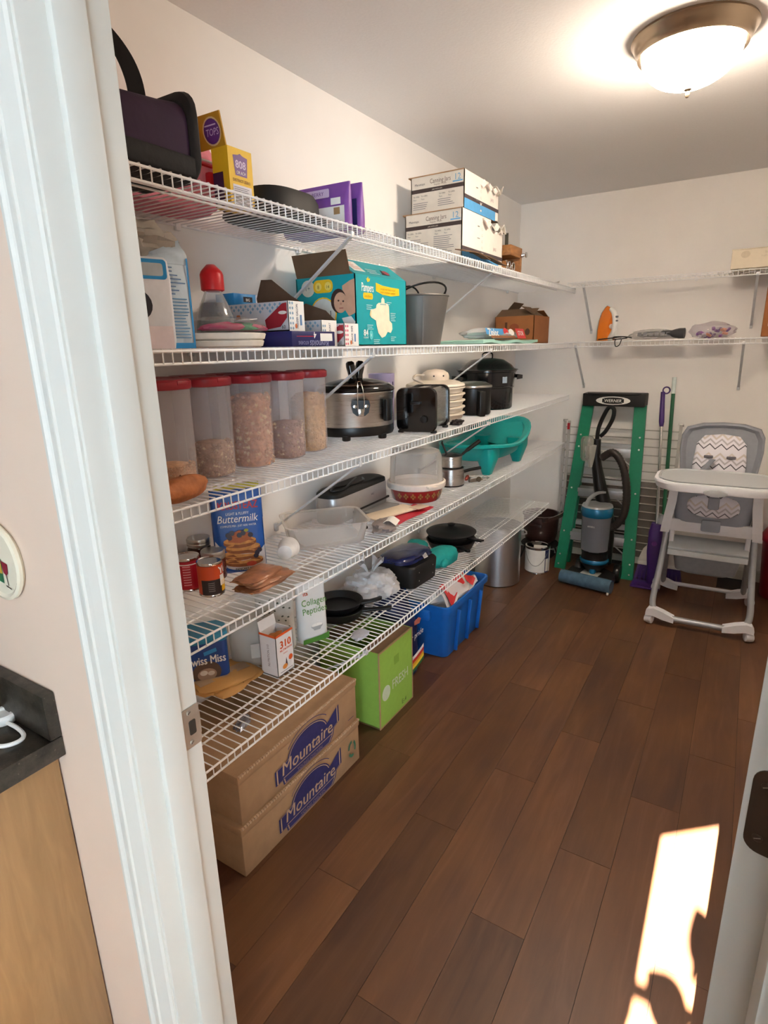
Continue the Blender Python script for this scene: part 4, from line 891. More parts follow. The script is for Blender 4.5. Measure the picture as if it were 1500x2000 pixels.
t = thing('plate_stack', 'short stack of white foam plates on second shelf under colourful bag', 'plates', (-1.262, 1.185, S2))
mb = MB()
for z0_, r_ in ((.001, .118), (.020, .124)):
    mb = MB(); mb.lathe([(.001, z0_), (r_-.012, z0_), (r_-.004, z0_+.004), (r_, z0_+.016), (r_-.002, z0_+.0185), (.001, z0_+.0185)], M('#e4e0d6', .7), 44); obj('plate_bundle', mb, t)
t = thing('plastic_bag', 'flat clear bag of pink and green cloths lying on the foam plates', 'bag', (-1.25, 1.185, S2+.0395), .3)
mb = MB(); mb.lump(.11, .135, .028, clear_plastic('clear_film', '#e2e2e2', .03, .1), .25, 5, 30, 14, fl=.014, T=TR(0, 0, .016)); obj('film', mb, t)
mb = MB(); mb.lump(.06, .05, .012, M('#c83a6c', .7), .3, 8, 18, 10, fl=.008, T=TR(.02, -.045, .014)); mb.lump(.045, .04, .010, M('#c83a6c', .7), .3, 18, 18, 10, fl=.008, T=TR(.045, .075, .014)); obj('pink_cloth', mb, t, kind='stuff')
mb = MB(); mb.lump(.06, .06, .013, M('#2f8a5a', .7), .3, 9, 18, 10, fl=.008, T=TR(.025, .02, .015)); obj('green_cloth', mb, t)
obj('tag', MB().box(.05, .085, .0, .045, .032, .0335, WHITE, T=RX(.1)), t)
t = thing('foil_box', 'navy cling wrap carton lying flat at the shelf edge by the foam plates', 'box', (-1.245, 1.42, S2))
mb = MB(); mb.box(-.155, .125, -.10, .105, .001, .044, M('#1d1f58', .4, var=.04), .002); obj('body', mb, t)
it = [('t', 'Reynolds', .025, -.004, .030, M('#8f92b8', .5), dict(bold=.01, shear=.1, up=-1, maxw=.09)), ('t', 'KITCHENS', -.05, -.006, .014, M('#8f92b8', .5), dict(up=-1, maxw=.045)), ('t', '4', .005, .020, .026, WHITE, dict(bold=.02, up=-1)), ('rr', .03, -.006, .09, .016, .001, PAPER), ('r', -.08, .0065, .0, .008, RED)]
obj('lettering', prt(face((.125, 0, .022), 0), it), t)
t = thing('wipes_box', 'blue carton standing at the wall behind the freezer bag boxes', 'box', (-1.425, 1.44, S2))
mb = MB(); mb.box(-.04, .04, -.07, .075, .001, .165, CYB, .002); obj('body', mb, t)
obj('label', prt(face((.04, 0, .14), 0), [('r', -.03, .0, .01, .016, INK), ('t', 'BIG', -.01, .003, .012, WHITE, {}), ('rr', .025, -.005, .055, .024, .002, M('#cfd6e4', .5)), ('t', '30', .04, .002, .018, NAVY, {})]), t)
LAT = M('#7fa3bd', .6)
def freezer_box(label, x0, x1, y0, y1, z, h, ac, word, num, flap):
    t = thing('freezer_bag_box', label, 'box', ((x0+x1)/2, (y0+y1)/2, z), 0, 'opened zip bag cartons on the second shelf')
    w_, d_ = (x1-x0)/2, (y1-y0)/2
    BXM = M('#cfcdcf', .6, var=.03); mb = MB()
    for a, b, c, d in ((-w_, w_, -d_, -d_+.003), (-w_, w_, d_-.003, d_), (-w_, -w_+.003, -d_, d_), (w_-.003, w_, -d_, d_)): mb.box(a, b, c, d, .001, h, BXM if a > w_-.01 else BXM)
    mb.box(-w_, w_, -d_, d_, .001, .004, BXM); obj('body', mb, t)
    T = face((0, -d_, h/2), -90); dots = []
    s = .0075
    for i in range(int(2*w_/.02)):
        for j in range(3):
            x, y = -w_+.012+i*.02+(j % 2)*.01, h/2-.008-j*.009
            if j == 2 and i % 2: continue
            if x > w_-.008: continue
            dots.append(('p', [(x-s*.7, y), (x, y-s*.7), (x+s*.7, y), (x, y+s*.7)], ac))
    RP = M('#9c2430', .5)
    pic = [('p', [(w_-.085, -h*.42), (w_-.09, -h*.1), (w_-.06, h*.12), (w_-.02, h*.42), (w_-.003, h*.44), (w_-.003, -h*.05), (w_-.03, -h*.35)], RP), ('e', w_-.02, h*.12, .016, .005, PAPER), ('p', [(-w_+.03, -.002), (-w_+.055, -.002), (-w_+.048, .01), (-w_+.036, .01)], M('#c46a3a', .6)), ('t', num, w_-.018, -h*.42, .015, INK, {})] if flap != 2 else [('e', w_-.02, -.004, .009, .009, M('#4a4a52', .6)), ('r', -w_+.02, .0, w_-.04, .002, GREYT), ('t', num, -w_+.03, -h*.4, .02, INK, {})]
    obj('printed_front', prt(T, dots+pic), t)
    T = face((w_, 0, h/2), 0)
    it = [('r', -d_, -h/2, d_, h/2, WHITE)]+[('p', [(-d_+.006+x-.004, y), (-d_+.006+x, y-.005), (-d_+.006+x+.004, y), (-d_+.006+x, y+.005)], ac) for x in (0, .010) for y in [-h/2+.008+k*.014 for k in range(int(h/.014))]]
    obj('printed_end', prt(T, it), t)
    T = T @ RZ(PI/2)
    it = [('t', word, 0, -.006, .013, NAVY, dict(maxw=h*.8, bold=.01)), ('r', -h*.3, -.022, h*.05, -.014, M('#5d82b0', .6)), ('e', -h*.33, .006, .007, .005, M('#c46a3a', .6))]
    obj('lettering', prt(T, it, .001), t)
    if flap:
        mb = MB(); CF = M('#5c4636', .9, var=.06)
        q = [(-w_*.5, 0), (-w_*.55, .02), (-w_*.4, .075), (-w_*.05, .073), (w_*.6, .022), (w_*.95, 0)] if flap == 1 else [(-w_*.8, 0), (-w_*.75, .03), (-w_*.2, .062), (w_*.6, .035), (w_*1.0, 0)]
        mb.prism(q, -.0015, .0015, CF, RX(PI/2)); obj('lid_flap', mb, t, 'bare brown open lid', loc=(0, d_-.002, h-.001), rot=(-.12, 0, 0))
    return t
freezer_box('opened freezer bag carton with snowflakes and red fruit, lying atop the navy cling wrap carton', -1.405, -1.165, 1.365, 1.435, S2+.0455, .084, LAT, 'FREEZER GALLON', '60', 1)
freezer_box('opened storage bag carton with grey lattice print, between the red fruit and pink cartons', -1.40, -1.185, 1.545, 1.625, S2, .082, LAT, 'FREEZER QUART', '30', 2)
freezer_box('small pink dotted snack bag carton next to the teal diaper box', -1.27, -1.16, 1.635, 1.715, S2, .073, M('#d8506e', .6), 'SNACK SIZE', '50', 0)
t = thing('wrap_film', 'loose strip of clear film sticking out by the grey lattice carton', 'film', (-1.142, 1.48, S2+.002))
obj('strip', MB().sheet(lambda u, v: (-.02+.04*u, -.03+.07*v, .012+.012*math.sin(v*5+u*3)), 6, 8, .001, clear_plastic('film_strip', '#cfcad4', .5, .2)), t)
# diaper box
TEAL = M('#0b9da6', .5, var=.03)
t = thing('diaper_box', 'large opened teal diaper carton with yellow badges and baby photo', 'box', (-1.305, 1.905, S2))
w_, d_, h_ = .128, .175, .236; mb = MB()
for a, b, c, d in ((-w_, -w_+.004, -d_, d_), (w_-.004, w_, -d_, d_), (-w_, w_, -d_, -d_+.004), (-w_, w_, d_-.004, d_)): mb.box(a, b, c, d, .001, h_, TEAL)
mb.box(-w_, w_, -d_, d_, .001, .005, CARD); obj('body', mb, t)
YE = M('#f2c21c', .5); SKN = M('#d3a487', .6); HAIR = M('#3a2620', .7); CREAM = M('#e9dfc4', .6)
for nm, T, a, b, c in (('side_flap', TR(w_-.002, 0, h_) @ RY(-.95), d_, .10, TEAL),):
    mb = MB(); mb.box(-.0015, .0015, -a, a, 0, b, c); mb.box(-.0026, -.0016, -a+.002, a-.002, 0, b, CARDIN)
    fl = obj(nm, mb, t, 'teal lid flap'); fl.location = (w_-.002, 0, h_); fl.rotation_euler = (0, -.95, 0)
    obj('flap_print', prt(TR(.0017, 0, 0) @ Matrix(((0, 0, 1, 0), (1, 0, 0, 0), (0, 1, 0, 0), (0, 0, 0, 1))), [('r', -.15, .02, -.08, .085, PAPER), ('p', [(.03, .02), (.09, .02), (.06, .06)], INK), ('e', .08, .04, .02, .015, M('#a03040', .5))]+lines(-.14, -.09, .07, 4, .012, .004, M('#d89080', .6), 2)+lines(-.06, .02, .04, 3, .012, .003, WHITE, 3)), fl)
mb = MB(); mb.box(-w_+.004, w_-.02, -.0015, .0015, 0, .078, CARDIN); fl = obj('end_flap', mb, t, 'brown inside of lid flap', loc=(0, -d_+.003, h_)); fl.rotation_euler = (.30, 0, 0)
mb = MB(); mb.box(-.0015, .0015, -d_+.002, d_-.002, 0, .08, CARDIN); mb.box(-.0032, -.0018, -d_+.002, d_-.002, 0, .08, TEAL); fl = obj('back_flap', mb, t, 'brown inside of lid flap', loc=(-w_+.006, 0, h_)); fl.rotation_euler = (0, .45, 0)
T = face((w_, 0, 0), 0)
dia = [(-.012, .150), (-.03, .149), (-.044, .142), (-.048, .130), (-.085, .122), (-.09, .105), (-.082, .098), (-.05, .088), (-.046, .07), (-.036, .045), (-.012, .028), (.012, .034), (.03, .05), (.052, .046), (.064, .06), (.062, .08), (.045, .09), (.042, .14), (.032, .149), (.012, .150), (.010, .163), (0, .170), (-.010, .163)]
it = [('t', 'Pampers', -.098, .183, .040, WHITE, dict(bold=.02, maxw=.075)), ('p', [(-.098, .214), (-.084, .218), (-.082, .228), (-.090, .224), (-.094, .233), (-.100, .225), (-.106, .226)], YE), ('rr', -.128, .158, -.066, .179, .008, YE), ('t', 'swaddlers', -.097, .164, .012, M('#8a6a10', .5), dict(maxw=.05)),
      ('p', [(-.045, .188), (0, .178), (.06, .176), (.12, .182), (.118, .206), (.06, .207), (0, .209), (-.045, .216)], YE), ('t', 'wraps your baby in our', .038, .194, .011, M('#8a6a10', .5), dict(maxw=.13)), ('t', 'most premium comfort', .038, .183, .011, M('#8a6a10', .5), dict(maxw=.12)),
      ('p', dia, CREAM), ('rr', -.02, .143, .022, .147, .001, M('#8fb3b0', .6)), ('p', [(-.09, .105), (-.082, .098), (-.078, .12), (-.085, .122)], M('#e0c890', .6)), ('t', '84', -.118, .035, .03, WHITE, dict(bold=.03)), ('t', 'COUNT', -.118, .026, .009, WHITE, {}), ('e', -.085, .038, .012, .016, M('#5cc4c8', .5)), ('t', 'V', -.085, .032, .014, WHITE, {})]
for x, y, n in ((.035, .152, 2), (-.10, .137, 3), (.062, .115, 5), (-.10, .07, 3), (.06, .03, 3), (-.06, .02, 3)): it += lines(x-.012, x+.03, y, n, .0065, .002, M('#bfe4e4', .5), int(x*900)+5)
obj('printed_side', prt(T, it), t)
T = face((0, -d_, 0), -90)
it = [('e', -.075, .20, .030, .028, M('#d9d6c6', .6)), ('t', '1+', -.075, .193, .022, M('#4a6a70', .6), {}), ('rr', -.05, .182, .035, .225, .018, YE), ('e', -.028, .203, .014, .014, M('#f7dc70', .5)), ('e', .014, .203, .014, .014, M('#f7dc70', .5)), ('t', '8', -.028, .196, .017, M('#6a5a10', .5), {}), ('t', '14', .014, .196, .015, M('#6a5a10', .5), {}), ('e', -.01, .11, .058, .058, YE), ('e', -.01, .11, .053, .053, M('#d8d8d0', .6)), ('t', 'Size 1', -.01, .10, .032, M('#3a4a50', .6), dict(maxw=.08)),
      ('p', [(.075, .20), (.108, .215), (.127, .22), (.127, .11), (.10, .10), (.085, .12), (.078, .16)], SKN), ('e', .058, .152, .033, .040, HAIR), ('e', .066, .146, .028, .034, SKN), ('e', .058, .153, .004, .003, HAIR), ('e', .078, .150, .004, .003, HAIR), ('e', .068, .142, .004, .004, M('#c08a70', .6)), ('rr', .06, .126, .078, .130, .002, M('#b06a5c', .6)), ('p', [(.07, .095), (.11, .10), (.127, .08), (.12, .07), (.08, .075)], WHITE)]
obj('printed_end', prt(T, it), t)
t = thing('metal_bucket', 'grey galvanised bucket with dark bail handle right of the diaper carton', 'bucket', (-1.275, 2.375, S2))
GZ = M('#6d6b68', .5, metal=.5, var=.06, scale=12)
mb = MB(); mb.lathe([(.001, .004), (.088, .0), (.09, .004), (.124, .20), (.128, .203), (.126, .208), (.12, .204), (.086, .012), (.001, .01)], GZ, 40); obj('body', mb, t)
obj('side_seam', MB().ribbon([(.0915, 0, .006), (.1248, 0, .198)], (0, 1, 0), .008, .002, GZ, RZ(-.95)), t)
mb = MB(); mb.tube(arc(0, .205, .118, 10, 170, 14), .004, BLACK, 8, RZ(1.1) @ TR(0, 0, .206) @ RX(1.15) @ TR(0, 0, -.206)); obj('bail', mb, t)
mb = MB(); mb.tube(arc(0, .205, .05, 0, 180, 10), .004, BLACK, 8, TR(-.07, .03, .0) @ RZ(.9)); obj('grip_loop', mb, t)
t = thing('folded_mat', 'pale teal folded mat at shelf edge under the zip bags', 'mat', (-1.215, 3.10, S2))
mb = MB(); mb.sheet(lambda u, v: (-.115+.23*u, -.42+.84*v, .010+.005*math.sin(v*14)), 6, 20, .014, M('#a5d4c6', .8, var=.04)); obj('cloth', mb, t)
t = thing('zip_bag_pack', 'blue and red printed pack of zip bags lying on the teal mat', 'package', (-1.21, 3.06, S2+.026))
mb = MB(); mb.lump(.09, .33, .032, clear_plastic('pack_film', '#dfe3e8', .55, .2), .2, 14, 30, 14, fl=.02, T=TR(0, 0, .022)); obj('film', mb, t)
T = face((.092, 0, 0), 0, 20)
obj('print', prt(T, [('r', -.28, .020, -.02, .052, M('#4f9ad4', .5)), ('t', 'Ziploc', -.19, .012, .055, WHITE, dict(bold=.03, shear=.15, maxw=.2)), ('e', -.01, .036, .035, .02, RD), ('e', .07, .034, .04, .018, PAPER), ('r', .14, .0, .28, .055, RD), ('t', 'STOR', .21, .016, .036, WHITE, dict(bold=.02, maxw=.11)), ('r', -.25, .0, .10, .012, M('#8a5a38', .6))], .003), t)
t = thing('cardboard_box', 'open brown cardboard box with ragged top flaps in far corner of second shelf', 'box', (-1.285, 3.78, S2))
w_, d_, h_ = .125, .155, .165; mb = MB(); CB = M('#9a6238', .85, var=.06, scale=20)
for a, b, c, d in ((-w_, -w_+.004, -d_, d_), (w_-.004, w_, -d_, d_), (-w_, w_, -d_, -d_+.004), (-w_, w_, d_-.004, d_)): mb.box(a, b, c, d, .001, h_, CB)
mb.box(-w_, w_, -d_, d_, .001, .005, CB); obj('body', mb, t)
for T, c in ((TR(0, -d_+.003, h_) @ RX(-1.15), CARDIN), (TR(0, d_-.003, h_) @ RX(1.25), CB)): obj('flap', MB().box(-w_+.004, w_-.006, -.0015, .0015, 0, .11, c, T=T), t)
obj('flap', MB().box(-.0015, .0015, -d_+.01, .03, 0, .10, CARDIN, T=TR(w_-.003, 0, h_+.002) @ RY(-1.0)), t); obj('flap', MB().box(-.0015, .0015, -.06, .12, 0, .12, CARDIN, T=TR(-w_+.005, 0, h_) @ RY(.75)), t)
obj('print', prt(face((0, -d_, .1), -90), [('r', -.06, -.01, -.045, .03, M('#5a3820', .8)), ('e', -.0, .0, .03, .02, M('#8a4a2c', .8)), ('e', .085, -.03, .015, .02, M('#4a3020', .8))]), t)
# back lower shelf
SBK = S2+.008
t = thing('clothes_iron', 'orange and white clothes iron standing on its heel with black cord', 'iron', (-.815, 4.05, SBK))
OR = M('#e07a22', .3, var=.03, coat=.3)
def iron_ring(z, k): return [(x*k, y) for x, y in ((-.03, 0), (-.03, .004))]
prof = [(-.058, .0), (-.058, .06), (-.052, .12), (-.036, .17), (-.012, .205), (0, .214), (.012, .205), (.036, .17), (.052, .12), (.058, .06), (.058, .0)]
R0 = RZ(.75)
mb = MB(); mb.loft([[(x*k, y, z*kz) for x, z in prof] for y, k, kz in ((.030, 1.0, 1.0), (.022, 1.0, 1.0))], CHROME, True, R0); obj('sole_plate', mb, t)
mb = MB(); mb.loft([[(x*k, y, z*kz+.001) for x, z in prof] for y, k, kz in ((.021, .97, .985), (.0, .92, .96), (-.02, .72, .88), (-.038, .45, .72))], OR, True, R0); obj('body', mb, t)
mb = MB(); mb.tube(spline([(0, -.02, .19), (.0, -.06, .165), (0, -.078, .11), (0, -.07, .05), (0, -.03, .01)], 5), [.012, .013, .014, .015, .016, .017, .017, .017, .017, .017, .017, .017, .017, .017, .017, .018, .018, .018, .018, .02, .02], WHITE, 10, R0); obj('handle', mb, t)
obj('dial', MB().lathe([(.016, 0), (.014, .014), (.001, .016)], WHITE, 16, R0 @ TR(0, -.035, .085) @ RX(PI/2)), t)
obj('steam_button', MB().box(-.007, .007, -.10, -.072, .135, .147, GREYT, .003, R0).box(-.007, .007, -.10, -.072, .112, .122, GREYT, .003, R0), t)
mb = MB(); mb.tube(spline([(-.04, -.06, .008), (.02, -.07, .012), (.10, -.05, .02), (.13, -.06, .012), (.06, -.09, .006), (.05, -.05, .02), (.12, -.08, .02), (.16, -.07, .012)], 6), .0035, BLACK, 6); mb.tube(spline([(.09, -.085, .008), (.075, -.128, .0), (.08, -.13, -.035), (.10, -.13, -.03), (.11, -.125, .0), (.10, -.09, .012)], 6), .003, BLACK, 6); obj('cord', mb, t)
t = thing('bagged_tool', 'clear plastic bag holding a dark grey cylindrical tool on back shelf', 'bag', (-.535, 4.04, SBK))
mb = MB(); mb.lump(.15, .05, .034, clear_plastic('bag_film', '#e4e2e0', .25, .12), .25, 21, 28, 14, fl=.024, T=TR(0, 0, .026)); obj('film', mb, t)
mb = MB(); mb.lathe([(.012, -.11), (.018, -.09), (.02, .08), (.026, .10), (.03, .12), (.03, .15), (.001, .152)], M('#3c3d40', .5), 18, TR(.02, -.02, .031) @ RZ(-.1) @ RY(PI/2)); obj('tool_body', mb, t)
mb = MB()
for k in range(6): mb.box(-.09+k*.032, -.068+k*.032, -.045, -.041, .02, .042, GREYT)
obj('grip_marks', mb, t, kind='stuff')
t = thing('candy_bag', 'clear bag of small purple wrapped sweets on the lower back shelf', 'bag', (-.225, 4.06, SBK))
mb = MB(); mb.lump(.12, .06, .052, clear_plastic('candy_film', '#d8d0d8', .18, .1), .2, 31, 30, 16, fl=.036, T=TR(0, 0, .038)); obj('film', mb, t)
rnd = random.Random(8)
for i in range(22):
    c = ('#6a2a86', '#8a3a9c', '#57306e', '#c8c0cc', '#d89070')[i % 5]; x, y, z = rnd.uniform(-.075, .085), rnd.uniform(-.045, .03), .008+.052*rnd.random()**1.3
    obj('sweet', MB().box(-.015, .015, -.009, .009, -.007, .007, M(c, .35), .003, TR(x, y, z) @ RZ(rnd.uniform(0, 3)) @ RY(rnd.uniform(-.6, .6)), 1), t)
t = thing('cardboard_box', 'brown shipping box with white label at right end of back shelf', 'box', (.165, 4.07, SBK))
mb = MB(); mb.box(-.145, .145, -.13, .13, .001, .272, CB, .003); obj('body', mb, t); obj('label', prt(face((-.10, -.13, .09), -90), [('r', -.02, -.035, .10, .045, PAPER), ('r', .0, -.02, .004, .03, INK), ('r', .008, -.02, .010, .03, INK), ('r', .016, -.02, .022, .03, INK)]), t)
obj('tape', MB().box(-.145, .145, -.025, .025, .2715, .2732, M('#b89868', .4)), t)

# ------------------------------------------------------------------ third shelf
MILK = clear_plastic('milky_container', '#e6e2e6', .17, .25, .22)
LIDR = M('#8d222c', .4, var=.03)
def cereal_container(label, x, y, fill, col, rg, rz=0, seed=0):
    t = thing('cereal_container', label, 'container', (x, y, S3), rz, 'red lidded cereal containers')
    mb = MB(); mb.lathe([(.001, .002), (.05, .001), (.056, .006), (.058, .02), (.060, .258)], MILK, 36, sq=.9, c1=False); obj('tub', mb, t)
    mb = MB(); mb.lathe([(.0625, .252), (.0655, .256), (.0655, .272), (.060, .277), (.001, .277)], LIDR, 36, sq=.9, c0=False); obj('lid', mb, t)
    obj('pour_tab', MB().box(.045, .067, -.02, .02, .262, .2745, LIDR, .003), t)
    if fill:
        mb = MB(); mb.lathe([(.001, .004), (.048, .004), (.052, .02), (.0535, fill-.015), (.035, fill+.004), (.001, fill+.01)], M(col, .9, var=.25, scale=70, bump=.5), 28, sq=.9); obj('cereal', mb, t)
        rnd = random.Random(seed); P = []
        for i in range(420 if rg > .0045 else 600):
            a = rnd.uniform(-2.0, 1.5); k = (abs(math.cos(a))**2.9+abs(math.sin(a))**2.9)**(-1/2.9); q = .0525*k
            P.append((q*math.cos(a), q*math.sin(a), rnd.uniform(.008, fill+.004)))
        MBt = MB().grains(P, rg, M(col, .85, var=.3, scale=30), seed); MBt.grains(P[::5], rg*1.02, M('#d8b98a', .85), seed+5); obj('cereal_grains', MBt, t, kind='stuff')
    return t
cereal_container('red lidded cereal container nearest the doorway, nearly empty, behind sweet potato', -1.283, .99, .055, '#cf9a66', .003, .2, 1)
cereal_container('red lidded container a third full of brown flakes, second from the doorway', -1.283, 1.13, .095, '#a07a5c', .0045, .1, 2)
cereal_container('red lidded container nearly full of pale round cereal puffs', -1.283, 1.295, .215, '#c08c68', .0066, .1, 3)
cereal_container('red lidded container half full of dark cereal, left of the oat container', -1.283, 1.450, .115, '#9a7058', .005, .1, 4)
cereal_container('red lidded container of golden rice cereal right beside the slow cooker', -1.300, 1.592, .195, '#c49a62', .0032, .1, 5)
for i, y in enumerate((1.07, 1.205, 1.345, 1.48)):
    cereal_container('red lidded container in the back row against wall, %s' % ('nearest the doorway', 'second from the doorway', 'third from the doorway', 'farthest from the doorway')[i], -1.4165, y, 0, '', 0, .1)
t = thing('sweet_potato', 'brown sweet potato lying at the shelf edge before cereal containers', 'vegetable', (-1.128, .893, S3+.028), .25)
obj('tuber', MB().lump(.036, .088, .030, M('#a5643a', .75, var=.22, scale=40, bump=.5), .10, 4, 40, 28, fr=1.4), t)
mb = MB(); mb.grains([(.02, -.03, .02), (.012, .04, .024), (-.01, .01, .028), (.03, .02, .008)], .003, M('#6d3f24', .8)); obj('eyes', mb, t, kind='stuff')
# slow cooker
t = thing('slow_cooker', 'oval stainless slow cooker with black lid, base and front clip', 'slow cooker', (-1.322, 1.925, S3), -.6)
E_ = dict(sx=.88, sy=1.12)
mb = MB(); mb.lathe([(.10, .018), (.132, .016), (.137, .03), (.134, .05), (.001, .05)], BLACK, 48, **E_); obj('base', mb, t, 'black base')
for a in (.6, 2.5, 3.8, 5.6): obj('foot', MB().lathe([(.014, .0005), (.017, .004), (.017, .02)], BLACK, 14, TR(.108*math.cos(a), .125*math.sin(a), 0)), t)
mb = MB(); mb.lathe([(.132, .0505), (.1335, .055), (.1345, .172), (.1375, .176), (.1375, .182), (.130, .184)], STEEL, 56, **E_); obj('body', mb, t)
mb = MB(); mb.lathe([(.1385, .1835), (.142, .187), (.140, .196), (.128, .206), (.1, .218), (.05, .230), (.001, .233)], BLKG, 48, **E_); obj('lid', mb, t)
obj('lid_rim', MB().lathe([(.127, .2072), (.123, .2110), (.118, .2120)], CHROME, 48, c0=False, c1=False, **E_), t)
for s in (-1, 1):
    mb = MB(); mb.loft([[(x+s*.005, y+s*.004, z) for x, y in rrect(ww, dd, .008, 3)] for ww, dd, z in ((.035, .028, .225), (.028, .026, .245), (.036, .03, .275), (.034, .028, .29), (.02, .016, .297))], BLKG, True, RX(.15*s) @ TR(0, s*.016, 0)); obj('lid_knob', mb, t)
T = face((.118, -.03, .125), -14)
mb = MB(); mb.prism([(-.032, .030), (.032, .030), (.036, .012), (.03, -.016), (.015, -.028), (-.015, -.028), (-.03, -.016), (-.036, .012)], 0, .012, BLACK, T); cp_ = obj('clip_mount', mb, t)
for s in (-1, 1): obj('clip_screw', MB().lathe([(.008, .012), (.007, .0155), (.001, .0165)], CHROME, 12, T @ TR(s*.022, .008, 0)), cp_)
mb = MB(); mb.tube([(-.011, -.012, .017), (-.013, .03, .018), (-.010, .068, .012), (-.006, .098, -.018), (.006, .098, -.018), (.010, .068, .012), (.013, .03, .018), (.011, -.012, .017)], .0018, CHROME, 6, T); mb.box(-.011, .011, -.026, .0, .013, .018, CHROME, .002, T); obj('wire_clip', mb, cp_)
T = face((.108, .085, .11), 38)
obj('control_panel', MB().box(-.022, .022, -.04, .045, -.008, .012, BLACK, .006, T), t)
t = thing('paper_cup_sleeve', 'lavender plastic cylinder standing behind slow cooker by wall', 'container', (-1.395, 2.235, S3))
LV = M('#a9a0c4', .5, var=.03)
mb = MB(); mb.lathe([(.05, 0), (.052, .004), (.058, .235), (.056, .235), (.049, .01)], LV, 32, c0=False); obj('wall', mb, t); obj('slot', MB().box(.05, .0585, -.002, .002, .13, .20, NAVY), t)
# toaster
t = thing('toaster', 'two slice toaster with black ends and steel sides beside slow cooker', 'toaster', (-1.165, 2.195, S3), .2); t.scale = (1, .86, 1)
mb = MB(); mb.loft([[(x, y, z) for x, z in [(a, b+.098) for a, b in rrect(.155, .165, .03, 5)]] for y in (-.10, .115)], STEEL, True); obj('shell', mb, t)
for s, y in ((-1, -.125), (1, .116)):
    mb = MB(); mb.loft([[(x, yy, z) for x, z in [(a*k, b*k+.096) for a, b in rrect(.170, .180, .03, 5)]] for yy, k in ((y, .97), (y+.006, 1), (y+.024, 1))], BLKG, True); obj('end_panel', mb, t, 'glossy black end')
mb = MB()
for x in (-.035, .035): mb.box(x-.014, x+.014, -.075, .09, .178, .183, M('#1a1412', .8))
obj('bread_slot', MB().box(-.049, -.021, -.075, .09, .178, .183, M('#1a1412', .8)), t); obj('bread_slot', MB().box(.021, .049, -.075, .09, .178, .183, M('#1a1412', .8)), t)
obj('lever', MB().box(-.02, .02, -.145, -.125, .12, .132, BLACK, .004), t); obj('dial', MB().lathe([(.016, 0), (.014, .012), (.001, .013)], BLACK, 18, TR(.035, -.125, .06) @ RX(PI/2)), t)
for x in (-.07, .07):
    for y in (-.10, .12): obj('foot', MB().box(x-.012, x+.012, y-.012, y+.012, .001, .012, BLACK, .003), t)
t = thing('dark_scraps', 'small dark crumpled scraps on the wires right of the toaster', 'scrap', (-1.105, 2.40, S3))
obj('scrap', MB().lump(.03, .03, .014, M('#241c1c', .7), .6, 3, 16, 10, fl=.010, T=TR(0, 0, .012)), t)
# food dehydrator
t = thing('food_dehydrator', 'round cream food dehydrator with stacked ribbed trays beyond toaster', 'appliance', (-1.30, 2.575, S3))
CRM = M('#e2d8c8', .5, var=.03)
for i in range(5):
    z = .004+i*.031; mb = MB(); mb.lathe([(.118, z), (.127, z+.003), (.134, z+.02), (.142, z+.024), (.142, z+.0295), (.12, z+.0305)], CRM, 44, sq=.25); obj('tray', mb, t)
mb = MB(); mb.lathe([(.142, .160), (.144, .164), (.14, .172), (.10, .186), (.066, .19)], CRM, 44); obj('lid', mb, t)
mb = MB(); mb.lathe([(.066, .188), (.068, .205), (.062, .222), (.04, .236), (.001, .241)], M('#e6d6c4', .45), 32); obj('fan_dome', mb, t)
for a in (-1.2, -.5): obj('vent_dot', MB().lathe([(.004, 0), (.004, .002)], INK, 8, RZ(a) @ TR(.0675, 0, .21) @ RY(PI/2)), t)
obj('cord', MB().tube(spline([(-.03, -.05, .215), (-.05, -.11, .215), (-.03, -.16, .20), (.02, -.17, .185), (-.02, -.15, .17)], 6), .005, CRM, 8), t)
t = thing('saucepan', 'black saucepan with steel lid standing before the big canner', 'pan', (-1.215, 2.845, S3), -.8)
mb = MB(); mb.lathe([(.001, .003), (.085, .002), (.09, .008), (.09, .135), (.093, .138), (.001, .138)], BLACK, 36); obj('body', mb, t)
mb = MB(); mb.lathe([(.094, .138), (.096, .142), (.094, .150), (.06, .166), (.001, .17)], STEEL, 36); obj('lid', mb, t)
obj('handle', MB().box(.088, .135, -.016, .016, .0, .125, BLACK, .006), t)
t = thing('canning_pot', 'large black speckled enamel canner with domed lid on third shelf', 'pot', (-1.275, 3.175, S3))
EN = M('#121317', .22, var=.25, scale=160, coat=.4)
mb = MB(); mb.lathe([(.001, .003), (.138, .0), (.145, .008), (.147, .115), (.152, .118), (.152, .124), (.149, .127), (.160, .20), (.166, .204), (.166, .21), (.155, .21)], EN, 48); obj('body', mb, t)
mb = MB(); mb.lathe([(.172, .211), (.173, .215), (.150, .222), (.135, .24), (.09, .268), (.03, .278), (.001, .279)], EN, 48); obj('lid', mb, t)
obj('lid_handle', MB().tube(spline([(-.03, 0, .275), (-.028, 0, .30), (0, 0, .307), (.028, 0, .30), (.03, 0, .275)], 5), .004, EN, 8, RZ(.8)), t)
for a in (.72, .72+PI): obj('side_handle', MB().ribbon(spline([(.158, -.055, .168), (.19, -.05, .172), (.196, 0, .172), (.19, .05, .172), (.158, .055, .168)], 5), (0, 0, 1), .02, .006, EN, RZ(a)), t)
obj('price_label', MB().sheet(lambda u, v: (.1562*math.cos(-.62+.2*u), .1562*math.sin(-.62+.2*u), .145+.04*v), 4, 1, .0006, M('#8fa0b0', .5)), t)

